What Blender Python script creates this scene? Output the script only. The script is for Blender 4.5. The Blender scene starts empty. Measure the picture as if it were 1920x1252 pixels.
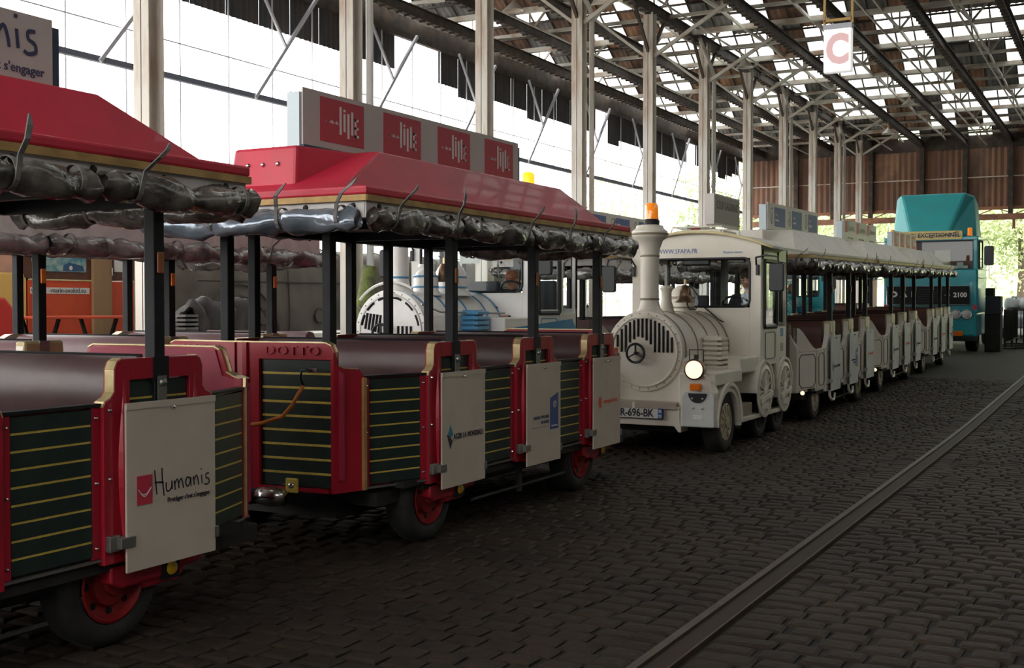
import bpy, math, random
from mathutils import Vector, Matrix, Euler
random.seed(7)
S = bpy.context.scene
col = S.collection
PI = math.pi
sin, cos = math.sin, math.cos

# ------------------------------------------------------------------ camera
FPX = 2200.0
TH = math.atan(1164 / FPX); PT = math.atan(53 / FPX)
cd = bpy.data.cameras.new('camera'); cam = bpy.data.objects.new('camera', cd); col.objects.link(cam)
cd.sensor_width = 36; cd.lens = 36 * FPX / 1920; cd.clip_end = 600; cd.clip_start = .05
cam.location = (0, 0, 1.55)
cam.rotation_euler = (PI / 2 - PT, 0, TH)
S.camera = cam
# ------------------------------------------------------------------ world, exposure
w = bpy.data.worlds.new('overcast_sky'); S.world = w; w.use_nodes = True
bg = w.node_tree.nodes['Background']
bg.inputs[0].default_value = (1.0, .985, .955, 1); bg.inputs[1].default_value = 5.2
S.view_settings.view_transform = 'Standard'; S.view_settings.look = 'None'
S.view_settings.exposure = 0.0; S.view_settings.gamma = 1
S.view_settings.use_curve_mapping = False

# ------------------------------------------------------------------ materials
def M(name, c, r=.5, m=0, c2=None, ns=4, amt=.5, bump=0, bs=40, coat=0, emit=0, stretch=None, lo=.4, hi=.65, spec=.5):
    mt = bpy.data.materials.new(name); mt.use_nodes = True
    nt = mt.node_tree; N = nt.nodes; L = nt.links; b = N['Principled BSDF']
    b.inputs['Base Color'].default_value = (*c, 1); b.inputs['Roughness'].default_value = r
    b.inputs['Metallic'].default_value = m; b.inputs['Coat Weight'].default_value = coat
    b.inputs['Specular IOR Level'].default_value = spec
    if emit:
        b.inputs['Emission Color'].default_value = (*c, 1); b.inputs['Emission Strength'].default_value = emit
    if c2 or bump:
        tc = N.new('ShaderNodeTexCoord'); mp = N.new('ShaderNodeMapping')
        L.new(tc.outputs['Object'], mp.inputs[0])
        if stretch: mp.inputs['Scale'].default_value = stretch
    if c2:
        n = N.new('ShaderNodeTexNoise'); n.inputs['Scale'].default_value = ns; n.inputs['Detail'].default_value = 6
        cr = N.new('ShaderNodeValToRGB'); cr.color_ramp.elements[0].position = lo; cr.color_ramp.elements[1].position = hi
        cr.color_ramp.elements[0].color = (*c, 1); cr.color_ramp.elements[1].color = (*c2, 1)
        L.new(mp.outputs[0], n.inputs[0]); L.new(n.outputs[0], cr.inputs[0]); L.new(cr.outputs[0], b.inputs['Base Color'])
    if bump:
        n2 = N.new('ShaderNodeTexNoise'); n2.inputs['Scale'].default_value = bs; n2.inputs['Detail'].default_value = 4
        bp = N.new('ShaderNodeBump'); bp.inputs['Strength'].default_value = bump; bp.inputs['Distance'].default_value = .02
        L.new(mp.outputs[0], n2.inputs[0]); L.new(n2.outputs[0], bp.inputs['Height']); L.new(bp.outputs[0], b.inputs['Normal'])
    return mt

RED = M('red_gloss_paint', (.42, .012, .03), .28, 0, (.33, .012, .028), 3, bump=.03, bs=8, coat=.4)
ROOFRED = M('red_fibreglass_roof', (.60, .02, .055), .5, 0, (.46, .02, .045), 2.2, bump=.05, bs=6, coat=.08)
INRED = M('inner_red_board', (.45, .03, .08), .5, 0, (.36, .025, .06), 5)
GREEN = M('dark_green_slats', (.012, .026, .024), .38, 0, (.02, .036, .03), 12, coat=.2)
STRIPE = M('yellow_stripe', (.72, .54, .10), .4, 0, (.60, .45, .09), 30)
GOLD = M('gold_trim', (.80, .66, .36), .3, .45, (.64, .5, .24), 14)
GOLD2 = M('aged_brass_strip', (.52, .33, .12), .5, .2, (.36, .22, .08), 9)
MAROON = M('maroon_vinyl', (.095, .05, .052), .36, 0, (.12, .062, .062), 5, bump=.08, bs=14)
MAROONL = M('mauve_vinyl', (.22, .125, .135), .42, 0, (.26, .15, .155), 5, bump=.08, bs=14)
BROWNV = M('brown_vinyl', (.13, .055, .042), .5, 0, (.10, .042, .034), 5)
BLACK = M('black_steel', (.008, .009, .012), .5, 0, (.013, .015, .018), 8, spec=.25)
CHAS = M('sooty_chassis', (.012, .011, .011), .75, 0, (.022, .02, .018), 8)
CREAM = M('cream_paint', (.80, .76, .66), .4, 0, (.73, .68, .57), 3, bump=.04, bs=6, coat=.15)
CREAMR = M('cream_roof_paint', (.80, .77, .69), .5, 0, (.72, .68, .58), 3)
LINE = M('dark_pinstripe', (.07, .055, .04), .5)
TANLINE = M('tan_trim_line', (.30, .25, .17), .5)
WHITE = M('white_gloss_paint', (.88, .88, .86), .3, 0, (.80, .79, .75), 3, coat=.3)
BOARD = M('white_board', (.60, .52, .43), .5, 0, (.55, .475, .39), 4)
BOARDC = M('pale_board', (.60, .62, .60), .5, 0, (.52, .54, .52), 4)
SIGNW = M('sign_white', (.62, .58, .55), .45, 0, (.57, .53, .5), 3)
SIGNF = M('sign_blue_frame', (.03, .07, .12), .4)
ALU = M('pale_sign_end', (.55, .66, .70), .45)
INK = M('dark_ink', (.03, .03, .04), .5)
INKN = M('navy_ink', (.035, .05, .12), .5)
REDINK = M('red_print', (.55, .035, .07), .5)
WINK = M('white_print', (.8, .78, .76), .5)
BLUEINK = M('blue_print', (.05, .09, .26), .5)
SKYINK = M('sky_blue_print', (.09, .30, .55), .45)
TEALINK = M('teal_print', (.05, .22, .32), .5)
ORINK = M('orange_red_print', (.65, .09, .05), .5)
GREYINK = M('faded_grey_print', (.38, .37, .34), .5)
CHROME = M('chrome', (.6, .6, .6), .2, 1)
STEEL = M('dull_bracket_steel', (.30, .29, .27), .4, .8)
RUBBER = M('tyre_rubber', (.012, .012, .012), .8, 0, (.022, .02, .019), 10, bump=.2, bs=60)
RIMRED = M('red_wheel_rim', (.24, .010, .012), .45, 0, (.20, .012, .012), 6)
RIMCR = M('cream_wheel_rim', (.55, .49, .36), .5, 0, (.40, .34, .22), 8)
AMBER = M('amber_reflector', (.85, .19, .01), .25)
AMBERD = M('shaded_amber_reflector', (.30, .10, .03), .4)  # darker copy of the amber, shade of unlit reflectors painted in
STRAPM = M('grey_leather_strap', (.16, .155, .15), .6, 0, (.24, .23, .22), 20)
ROPE = M('orange_tow_strap', (.62, .20, .04), .7)
PVC = M('rolled_clear_plastic', (.15, .14, .14), .18, .3, (.40, .38, .37), 6, bump=.9, bs=9, coat=.5)
PVCB = M('rolled_bluish_plastic', (.16, .20, .25), .15, .45, (.30, .34, .40), 5, bump=.5, bs=6, coat=.3)
PVCD = M('rolled_dark_plastic', (.07, .062, .058), .22, .2, (.24, .22, .20), 7, bump=1.0, bs=10, coat=.5)  # rolled plastic in a darker tone
VAL = M('white_valance', (.70, .67, .65), .6, 0, (.58, .55, .53), 8, bump=.2, bs=10)
BLUE = M('blue_trim_paint', (.06, .27, .52), .35, 0, (.08, .32, .55), 4, coat=.3)
BLKPL = M('black_plastic', (.014, .016, .02), .42)
SEATF = M('dark_seat_fabric', (.03, .035, .045), .75)
BRASS = M('tarnished_bell_brass', (.16, .10, .065), .3, .85, (.26, .17, .10), 10)
TEAL = M('turquoise_truck_paint', (.02, .36, .42), .32, 0, (.02, .31, .37), 2, coat=.3)
TEALD = M('turquoise_deflector', (.04, .42, .45), .45, 0, (.05, .37, .40), 2)
YEL = M('yellow_sign_face', (.75, .58, .22), .5)
CURT = M('brown_cab_curtain', (.12, .038, .032), .8, 0, (.19, .065, .05), 3, stretch=(14, 1, .5))
SKIN = M('skin', (.52, .26, .18), .5)
HAIR = M('brown_hair', (.05, .025, .012), .7)
SUIT = M('dark_suit_cloth', (.014, .015, .02), .8)
SHIRT = M('pale_shirt_cloth', (.55, .6, .7), .8)
RUST = M('rusty_corrugated_steel', (.30, .155, .10), .8, 0, (.17, .11, .09), 1.3, bump=.15, bs=6, stretch=(1, 1, .35))
RUST2 = M('dark_rusty_corrugated_steel', (.16, .10, .08), .8, 0, (.34, .19, .12), 1.6, stretch=(1, 1, .3))
RUST3 = M('orange_rusty_sheet', (.42, .24, .15), .8, 0, (.24, .14, .10), 2)
CLAD = M('dark_cladding_sheet', (.055, .06, .075), .7, 0, (.11, .09, .08), 2, stretch=(1, 1, .25))
GSHEET = M('grey_roof_sheet', (.26, .26, .25), .8, 0, (.16, .15, .14), 2.5)
COLM = M('peeling_column_paint', (.76, .72, .65), .6, 0, (.50, .35, .26), 1.6, bump=.2, bs=12, stretch=(3, 3, .5), lo=.5, hi=.72)
PURL = M('pale_flaking_steel_paint', (.66, .63, .56), .65, 0, (.45, .30, .20), 2.2, lo=.5, hi=.7)
BEAM = M('dark_roof_beam_steel', (.045, .036, .032), .7, 0, (.10, .07, .05), 4)
ORSTEEL = M('orange_primer_steel', (.45, .21, .12), .7, 0, (.25, .12, .08), 3)
MULL = M('thin_glazing_bar', (.62, .63, .70), .6)
RAILB = M('bluish_wall_rail', (.16, .18, .25), .6)
IRON = M('worn_rail_iron', (.070, .048, .035), .5, .15, (.05, .032, .022), 6, bump=.1, bs=30, spec=.35)
IRON2 = M('brown_rail_channel', (.034, .020, .014), .65, 0, (.028, .018, .014), 4, spec=.25)
CONC = M('grey_hull_skin', (.20, .18, .155), .75, 0, (.13, .115, .10), 1.6, bump=.3, bs=5)
CONCD = M('dark_hull_seam', (.09, .08, .07), .8)
MOSS = M('mossy_bark', (.20, .24, .07), .95, 0, (.12, .12, .07), 8, bump=1, bs=25)
LEAF = M('sun_tinted_leaves', (.50, .58, .30), .8, 0, (.32, .42, .18), .5)  # no sun lamp: sunlight is put into the light leaf colour
LEAF2 = M('glare_tinted_leaves', (.66, .72, .54), .8, 0, (.5, .58, .4), .5)  # overexposed glare put into an even paler leaf colour
BARK = M('bark', (.12, .09, .06), .9)
ORANGE = M('orange_cabin_paint', (.72, .085, .02), .5, 0, (.62, .07, .02), 2)
YELC = M('yellow_cabin_end', (.85, .60, .16), .5)
BRWN = M('brown_cabin_panel', (.10, .04, .025), .6, 0, (.14, .055, .03), 4)
PLY = M('plywood_door', (.36, .22, .11), .6, 0, (.28, .16, .08), 3, stretch=(1, 1, .15))
MURAL = M('sea_mural', (.07, .28, .36), .5, 0, (.45, .58, .50), 9)
TARP = M('grey_tarpaulin', (.10, .09, .09), .7, 0, (.06, .055, .055), 5, bump=.6, bs=8)
SILVER = M('silver_car_paint', (.45, .47, .5), .3, .5)
GND = M('outside_concrete', (.36, .34, .30), .9, 0, (.28, .27, .24), .3)
DIRT = M('dark_joint_grit', (.012, .010, .008), .95, 0, (.018, .015, .012), 3, bump=.4, bs=30)
PLATE = M('plate_white', (.78, .78, .75), .4)
LENS = M('lit_headlamp_glass', (1.0, .86, .62), .3, emit=1.05)
LENS2 = M('clear_lamp_glass', (.6, .62, .62), .1)
BEACON = M('lit_amber_beacon', (1.0, .27, .015), .12, 0, emit=.35, coat=1)
YBEACON = M('lit_yellow_beacon', (1.0, .62, .02), .2, emit=1.0)
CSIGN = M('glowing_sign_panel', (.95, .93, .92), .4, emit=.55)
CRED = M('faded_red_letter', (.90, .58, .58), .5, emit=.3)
YFRAME = M('yellow_sign_hanger', (.60, .38, .10), .5)

def cobble_mat(name, c1, c2, c3):
    mt = bpy.data.materials.new(name); mt.use_nodes = True
    nt = mt.node_tree; N = nt.nodes; L = nt.links; b = N['Principled BSDF']
    g = N.new('ShaderNodeNewGeometry'); n = N.new('ShaderNodeTexNoise'); n.inputs['Scale'].default_value = .9; n.inputs['Detail'].default_value = 5
    n3 = N.new('ShaderNodeTexNoise'); n3.inputs['Scale'].default_value = 6; n3.inputs['Detail'].default_value = 5
    L.new(g.outputs['Position'], n.inputs[0]); L.new(g.outputs['Position'], n3.inputs[0])
    cr = N.new('ShaderNodeValToRGB'); cr.color_ramp.elements[0].position = .42; cr.color_ramp.elements[1].position = .6
    cr.color_ramp.elements[0].color = (*c1, 1); cr.color_ramp.elements[1].color = (*c2, 1)
    mx = N.new('ShaderNodeMixRGB'); mx.inputs[2].default_value = (*c3, 1)
    cr2 = N.new('ShaderNodeValToRGB'); cr2.color_ramp.elements[0].position = .45; cr2.color_ramp.elements[1].position = .7
    L.new(n.outputs[0], cr.inputs[0]); L.new(cr.outputs[0], mx.inputs[1]); L.new(n3.outputs[0], cr2.inputs[0]); L.new(cr2.outputs[0], mx.inputs[0])
    L.new(mx.outputs[0], b.inputs['Base Color']); b.inputs['Roughness'].default_value = .7; b.inputs['Specular IOR Level'].default_value = .28
    n2 = N.new('ShaderNodeTexNoise'); n2.inputs['Scale'].default_value = 35; bp = N.new('ShaderNodeBump'); bp.inputs['Strength'].default_value = .5; bp.inputs['Distance'].default_value = .01
    L.new(g.outputs['Position'], n2.inputs[0]); L.new(n2.outputs[0], bp.inputs['Height']); L.new(bp.outputs[0], b.inputs['Normal'])
    return mt
COB = cobble_mat('cobble_stone', (.019, .013, .0095), (.036, .025, .016), (.031, .022, .0175))

def farfloor_mat():
    mt = bpy.data.materials.new('distant_paving'); mt.use_nodes = True
    nt = mt.node_tree; N = nt.nodes; L = nt.links; b = N['Principled BSDF']
    tc = N.new('ShaderNodeTexCoord'); br = N.new('ShaderNodeTexBrick'); br.inputs['Scale'].default_value = 1
    br.inputs['Brick Width'].default_value = .2; br.inputs['Row Height'].default_value = .145; br.inputs['Mortar Size'].default_value = .012
    br.inputs['Color1'].default_value = (.036, .028, .022, 1); br.inputs['Color2'].default_value = (.026, .021, .017, 1); br.inputs['Mortar'].default_value = (.014, .012, .010, 1)
    L.new(tc.outputs['Object'], br.inputs[0]); L.new(br.outputs[0], b.inputs['Base Color'])
    bp = N.new('ShaderNodeBump'); bp.inputs['Strength'].default_value = .6; bp.inputs['Distance'].default_value = .02; bp.invert = True
    L.new(br.outputs['Fac'], bp.inputs['Height']); L.new(bp.outputs[0], b.inputs['Normal']); b.inputs['Roughness'].default_value = .75; b.inputs['Specular IOR Level'].default_value = .3
    return mt
FAR = farfloor_mat()

def glass_mat(name, tint, tr=.85, rough=.02, dif=0):
    mt = bpy.data.materials.new(name); mt.use_nodes = True
    nt = mt.node_tree; N = nt.nodes; L = nt.links
    for n in list(N):
        if n.type != 'OUTPUT_MATERIAL': N.remove(n)
    o = [n for n in N if n.type == 'OUTPUT_MATERIAL'][0]
    t = N.new('ShaderNodeBsdfTransparent'); t.inputs[0].default_value = (*tint, 1)
    g = N.new('ShaderNodeBsdfGlossy'); g.inputs['Roughness'].default_value = rough; g.inputs[0].default_value = (.9, .9, .9, 1)
    fr = N.new('ShaderNodeFresnel'); fr.inputs[0].default_value = 1.35
    mx = N.new('ShaderNodeMixShader'); L.new(fr.outputs[0], mx.inputs[0]); L.new(t.outputs[0], mx.inputs[1]); L.new(g.outputs[0], mx.inputs[2])
    if dif:
        d = N.new('ShaderNodeBsdfTranslucent'); d.inputs[0].default_value = (.85, .87, .85, 1)
        m2 = N.new('ShaderNodeMixShader'); m2.inputs[0].default_value = dif
        L.new(mx.outputs[0], m2.inputs[1]); L.new(d.outputs[0], m2.inputs[2]); L.new(m2.outputs[0], o.inputs[0])
    else: L.new(mx.outputs[0], o.inputs[0])
    return mt
GLASS = glass_mat('window_glass', (.90, .95, .94))
ROOFGL = glass_mat('dusty_roof_glass', (.55, .58, .58), dif=.25)

# ------------------------------------------------------------------ mesh builder
class MB:
    def __init__(s): s.v = []; s.f = []; s.m = []; s.mi = 0
    def add(s, vs, fs):
        b = len(s.v); s.v += [tuple(p) for p in vs]
        for f in fs: s.f.append([b + i for i in f]); s.m.append(s.mi)
        return s
    def box(s, x0, x1, y0, y1, z0, z1):
        return s.add([(x0,y0,z0),(x1,y0,z0),(x1,y1,z0),(x0,y1,z0),(x0,y0,z1),(x1,y0,z1),(x1,y1,z1),(x0,y1,z1)],
                     [(0,3,2,1),(4,5,6,7),(0,1,5,4),(1,2,6,5),(2,3,7,6),(3,0,4,7)])
    def bar(s, a, b, w=.05, h=None, up=(0,0,1)):
        h = h or w; a = Vector(a); b = Vector(b); d = (b - a).normalized(); u = Vector(up)
        if abs(d.dot(u)) > .99: u = Vector((1, 0, 0))
        x = d.cross(u).normalized(); z = x.cross(d).normalized()
        vs = [p + x * (sx * w / 2) + z * (sz * h / 2) for p in (a, b) for sx, sz in ((-1,-1),(1,-1),(1,1),(-1,1))]
        return s.add(vs, [(3,2,1,0),(4,5,6,7),(0,1,5,4),(1,2,6,5),(2,3,7,6),(3,0,4,7)])
    def prism(s, poly, d0, d1, ax='x'):
        def q(a, b, d): return (d, a, b) if ax == 'x' else ((a, d, b) if ax == 'y' else (a, b, d))
        n = len(poly)
        vs = [q(a, b, d0) for a, b in poly] + [q(a, b, d1) for a, b in poly]
        fs = [tuple(range(n))[::-1], tuple(range(n, 2 * n))] + [(i, (i + 1) % n, n + (i + 1) % n, n + i) for i in range(n)]
        return s.add(vs, fs)
    def tube(s, pts, r, n=8, cap=True):
        pts = [Vector(p) for p in pts]; rs = r if isinstance(r, (list, tuple)) else [r] * len(pts)
        ref = None; vs = []
        for i, p in enumerate(pts):
            d = (pts[min(i + 1, len(pts) - 1)] - pts[max(i - 1, 0)]).normalized()
            if ref is None: ref = d.orthogonal().normalized()
            x = (ref - d * ref.dot(d)).normalized(); ref = x; y = d.cross(x)
            for k in range(n):
                a = 2 * PI * k / n; vs.append(p + x * (rs[i] * cos(a)) + y * (rs[i] * sin(a)))
        fs = [(i * n + k, i * n + (k + 1) % n, (i + 1) * n + (k + 1) % n, (i + 1) * n + k) for i in range(len(pts) - 1) for k in range(n)]
        if cap: fs += [tuple(range(n))[::-1], tuple(range((len(pts) - 1) * n, len(pts) * n))]
        return s.add(vs, fs)
    def lathe(s, prof, n=24, c=(0, 0, 0), ax='z'):
        vs = []
        for r, h in prof:
            for k in range(n):
                a = 2 * PI * k / n; p = (r * cos(a), r * sin(a), h)
                if ax == 'x': p = (p[2], p[0], p[1])
                if ax == 'y': p = (p[0], p[2], p[1])
                vs.append((p[0] + c[0], p[1] + c[1], p[2] + c[2]))
        fs = [(i * n + k, i * n + (k + 1) % n, (i + 1) * n + (k + 1) % n, (i + 1) * n + k) for i in range(len(prof) - 1) for k in range(n)]
        if ax == 'y': fs = [f[::-1] for f in fs]
        return s.add(vs, fs)
    def ring(s, c, R, r, ax='y', n=28, m=8, a0=0, a1=2 * PI):
        pts = []
        full = abs(a1 - a0 - 2 * PI) < 1e-6
        for k in range(n + 1):
            a = a0 + (a1 - a0) * k / n
            p = {'y': (R * cos(a), 0, R * sin(a)), 'x': (0, R * cos(a), R * sin(a)), 'z': (R * cos(a), R * sin(a), 0)}[ax]
            pts.append((c[0] + p[0], c[1] + p[1], c[2] + p[2]))
        return s.tube(pts, r, m, not full)
    def ball(s, c, r, n=10, sc=(1, 1, 1)):
        pr = [(max(1e-4, r * sin(PI * i / n)), -r * cos(PI * i / n)) for i in range(n + 1)]
        b = len(s.v); s.lathe(pr, 12)
        for i in range(b, len(s.v)):
            p = s.v[i]; s.v[i] = (c[0] + p[0] * sc[0], c[1] + p[1] * sc[1], c[2] + p[2] * sc[2])
        return s
    def xf(s, mat):
        s.v = [tuple(mat @ Vector(p)) for p in s.v]; return s
    def build(s, name, mats, parent=None, smooth=False, bev=0, loc=None, kind=None):
        me = bpy.data.meshes.new(name); me.from_pydata(s.v, [], s.f)
        for m in (mats if isinstance(mats, (list, tuple)) else [mats]): me.materials.append(m)
        if any(s.m): me.polygons.foreach_set('material_index', s.m)
        if smooth: 
            me.polygons.foreach_set('use_smooth', [True] * len(s.f))
        me.validate()
        o = link(name, me, parent)
        if smooth == 'auto' :
            try: me.set_sharp_from_angle(angle=math.radians(40))
            except Exception: pass
        if bev:
            b = o.modifiers.new('bevel', 'BEVEL'); b.width = bev; b.segments = 2; b.limit_method = 'ANGLE'; b.angle_limit = math.radians(35)
        if loc: o.location = loc
        if kind: o['kind'] = kind
        return o
def link(name, me, parent=None):
    o = bpy.data.objects.new(name, me); col.objects.link(o)
    if parent: o.parent = parent
    return o
def copy(o, parent, loc=None, rot=None, kids=True, scale=None):
    c = o.copy(); col.objects.link(c); c.parent = parent
    if loc is not None: c.location = loc
    if rot is not None: c.rotation_euler = rot
    if scale is not None: c.scale = scale
    if kids:
        for k in list(o.children): copy(k, c)
    return c
def thing(name, label, cat, loc=(0, 0, 0), rot=(0, 0, 0), group=None):
    o = bpy.data.objects.new(name, None); col.objects.link(o); o.empty_display_size = .2
    o.location = loc; o.rotation_euler = rot; tag(o, label, cat, group); return o
def tag(o, label, cat, group=None):
    o['label'] = label; o['category'] = cat
    if group: o['group'] = group
    return o
def struct(o): o['kind'] = 'structure'; return o
TC = {}
RX = Matrix(((0, 0, 1), (1, 0, 0), (0, 1, 0)))      # text facing +x, reading along +y
RY = Matrix(((1, 0, 0), (0, 0, -1), (0, 1, 0)))     # text facing -y, reading along +x
def text(s, size, mat, parent, loc, face='x', ext=.0015, align='CENTER', sx=1, name='lettering', bold=0, sp=1):
    key = (s, size, ext, align, sx, mat.name, bold, sp)
    if key not in TC:
        c = bpy.data.curves.new('t', 'FONT'); c.body = s; c.size = size; c.extrude = ext; c.align_x = align; c.align_y = 'CENTER'; c.offset = bold; c.space_character = sp
        c.resolution_u = 3
        t = bpy.data.objects.new('t', c); col.objects.link(t)
        dg = bpy.context.evaluated_depsgraph_get()
        me = bpy.data.meshes.new_from_object(t.evaluated_get(dg)); me.materials.clear(); me.materials.append(mat)
        for v in me.vertices: v.co.x *= sx
        bpy.data.objects.remove(t); bpy.data.curves.remove(c); TC[key] = me
    o = link(name, TC[key], parent); o.location = loc
    o.rotation_euler = (RX if face == 'x' else RY).to_euler()
    return o
def gz(y):
    t = y - 15
    return 0 if t < -2 else (.016 * (t + 2) ** 2 / 8 if t < 2 else .016 * t)
SL = math.atan(.016)
def camproj(x, y, z):
    X = x * cos(TH) + y * sin(TH); Z = -x * sin(TH) + y * cos(TH); Yv = z - 1.55
    Z2 = Z * cos(PT) - Yv * sin(PT); Y2 = Yv * cos(PT) + Z * sin(PT)
    if Z2 < .3: return None
    return 960 + FPX * X / Z2, 626 - FPX * Y2 / Z2, Z2

# ------------------------------------------------------------------ floor
def build_floor():
    m = MB(); ys = [-8, 0, 8, 12, 13, 14, 15, 16, 17, 18, 24] + list(range(28, 64, 4)); xs = [-16.2, 8.2]
    vs = [(x, y, gz(y) - .018) for y in ys for x in xs]
    fs = [(2 * i, 2 * i + 1, 2 * i + 3, 2 * i + 2) for i in range(10)]
    yy2 = [23.6] + ys[11:]; vs2 = [(x, y, gz(y) - .003) for y in yy2 for x in xs]
    m.add(vs[:22], fs); m.mi = 1; n = len(ys) - 10
    m.add(vs2, [(2 * i, 2 * i + 1, 2 * i + 3, 2 * i + 2) for i in range(n - 1)])
    floor = struct(m.build('floor', [DIRT, FAR]))
    # cobbles: one by one
    PX, PY = .20, .145
    cells = []
    row = 0; y = 3.4
    while y < 24:
        x = -9.4 + (row % 2) * PX / 2 + random.uniform(-.03, .03)
        while x < (3.2 if y < 12 else 4.5):
            if not (-2.0 < x < -1.61 ):
                p = camproj(x, y, 0)
                if p and -60 < p[0] < 1990 and p[1] < 1300:
                    cells.append((x, y, p))
            x += PX + random.uniform(-.012, .012)
        y += PY; row += 1
    def stone(cx, cy, W, H, dz, tilt):
        a, b = W / 2, H / 2; e = .016
        def z(px, py, o): return dz + o + tilt[0] * px + tilt[1] * py
        vs = [(-a, -b, -.03), (a, -b, -.03), (a, b, -.03), (-a, b, -.03)]
        vs += [(sx * a, sy * b, z(sx * a, sy * b, -.010)) for sx, sy in ((-1,-1),(1,-1),(1,1),(-1,1))]
        vs += [(sx * (a - e), sy * (b - e), z(sx * a, sy * b, 0)) for sx, sy in ((-1,-1),(1,-1),(1,1),(-1,1))]
        vs += [(0, 0, dz + .004)]
        fs = [(i, (i + 1) % 4, 4 + (i + 1) % 4, 4 + i) for i in range(4)] + [(4 + i, 4 + (i + 1) % 4, 8 + (i + 1) % 4, 8 + i) for i in range(4)]
        fs += [(8 + i, 8 + (i + 1) % 4, 12) for i in range(4)]
        return [(vx + cx, vy + cy, vz) for vx, vy, vz in vs], fs
    protos = []
    for k in range(14):
        vs, fs = stone(0, 0, PX - .016 - random.random() * .014, PY - .012 - random.random() * .012, random.uniform(-.003, .003), (random.uniform(-.025, .025), random.uniform(-.04, .04)))
        protos.append((vs, fs))
    inview = sorted([c for c in cells if 0 < c[2][0] < 1920 and 0 < c[2][1] < 1252], key=lambda c: c[2][2])
    first = set((c[0], c[1]) for c in inview[:300])
    meshes = []
    for vs, fs in protos:
        me = bpy.data.meshes.new('cobble'); me.from_pydata(vs, [], fs); me.materials.append(COB); meshes.append(me)
    big = MB()
    for x, y, p in cells:
        k = random.randrange(14)
        if (x, y) in first:
            o = link('cobble', meshes[k], floor); o.location = (x, y, gz(y))
            o.rotation_euler.z = random.uniform(-.03, .03)
        else:
            vs, fs = protos[k]; g = gz(y)
            big.add([(a + x, b + y, c + g) for a, b, c in vs], fs)
    big.build('cobbles', COB, floor, kind='stuff')
    # sunk rail
    r = MB(); ys = [3, 8, 13, 14, 15, 16, 17, 24, 36, 52]
    def strip(x0, x1, z0, z1):
        for a, b in zip(ys, ys[1:]):
            za, zb = gz(a), gz(b)
            r.add([(x0,a,za-.03),(x1,a,za-.03),(x1,b,zb-.03),(x0,b,zb-.03),(x0,a,za+z0),(x1,a,za+z1),(x1,b,zb+z1),(x0,b,zb+z0)],
                  [(0,3,2,1),(4,5,6,7),(0,1,5,4),(1,2,6,5),(2,3,7,6),(3,0,4,7)])
    strip(-1.90, -1.885, .004, .018); strip(-1.885, -1.845, .018, .016)
    r.mi = 1; strip(-1.845, -1.74, .001, .0); r.mi = 0; strip(-1.74, -1.727, .008, .010)
    tag(r.build('tram_rail', [IRON, IRON2]), 'worn brown steel rail sunk in the cobbles, running away to the right', 'rail')
    # infill stones beside the rail
    f = MB(); y = 3.4
    while y < 24:
        for x0, x1 in ((-2.08, -1.915), (-1.715, -1.57)):
            wv, fs = stone((x0 + x1) / 2, y, x1 - x0 - .01, PY - .016, random.uniform(-.006, .004), (0, random.uniform(-.04, .04)))
            f.add([(a, b, c + gz(y)) for a, b, c in wv], fs)
        y += PY
    f.build('cobbles', COB, floor, kind='stuff')
    return floor
build_floor()
g = MB(); g.add([(-140, -60, -.06), (60, -60, -.06), (60, -8, -.06), (-140, -8, -.06), (-140, 60, -.06), (-16.2, 60, -.06), (-16.2, -8, -.06),
        (-140, 60, .6), (60, 60, .6), (60, 170, 4), (-140, 170, 4)], [(0, 1, 2, 3), (3, 6, 5, 4), (7, 8, 9, 10)])
struct(g.build('ground', GND))

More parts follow.
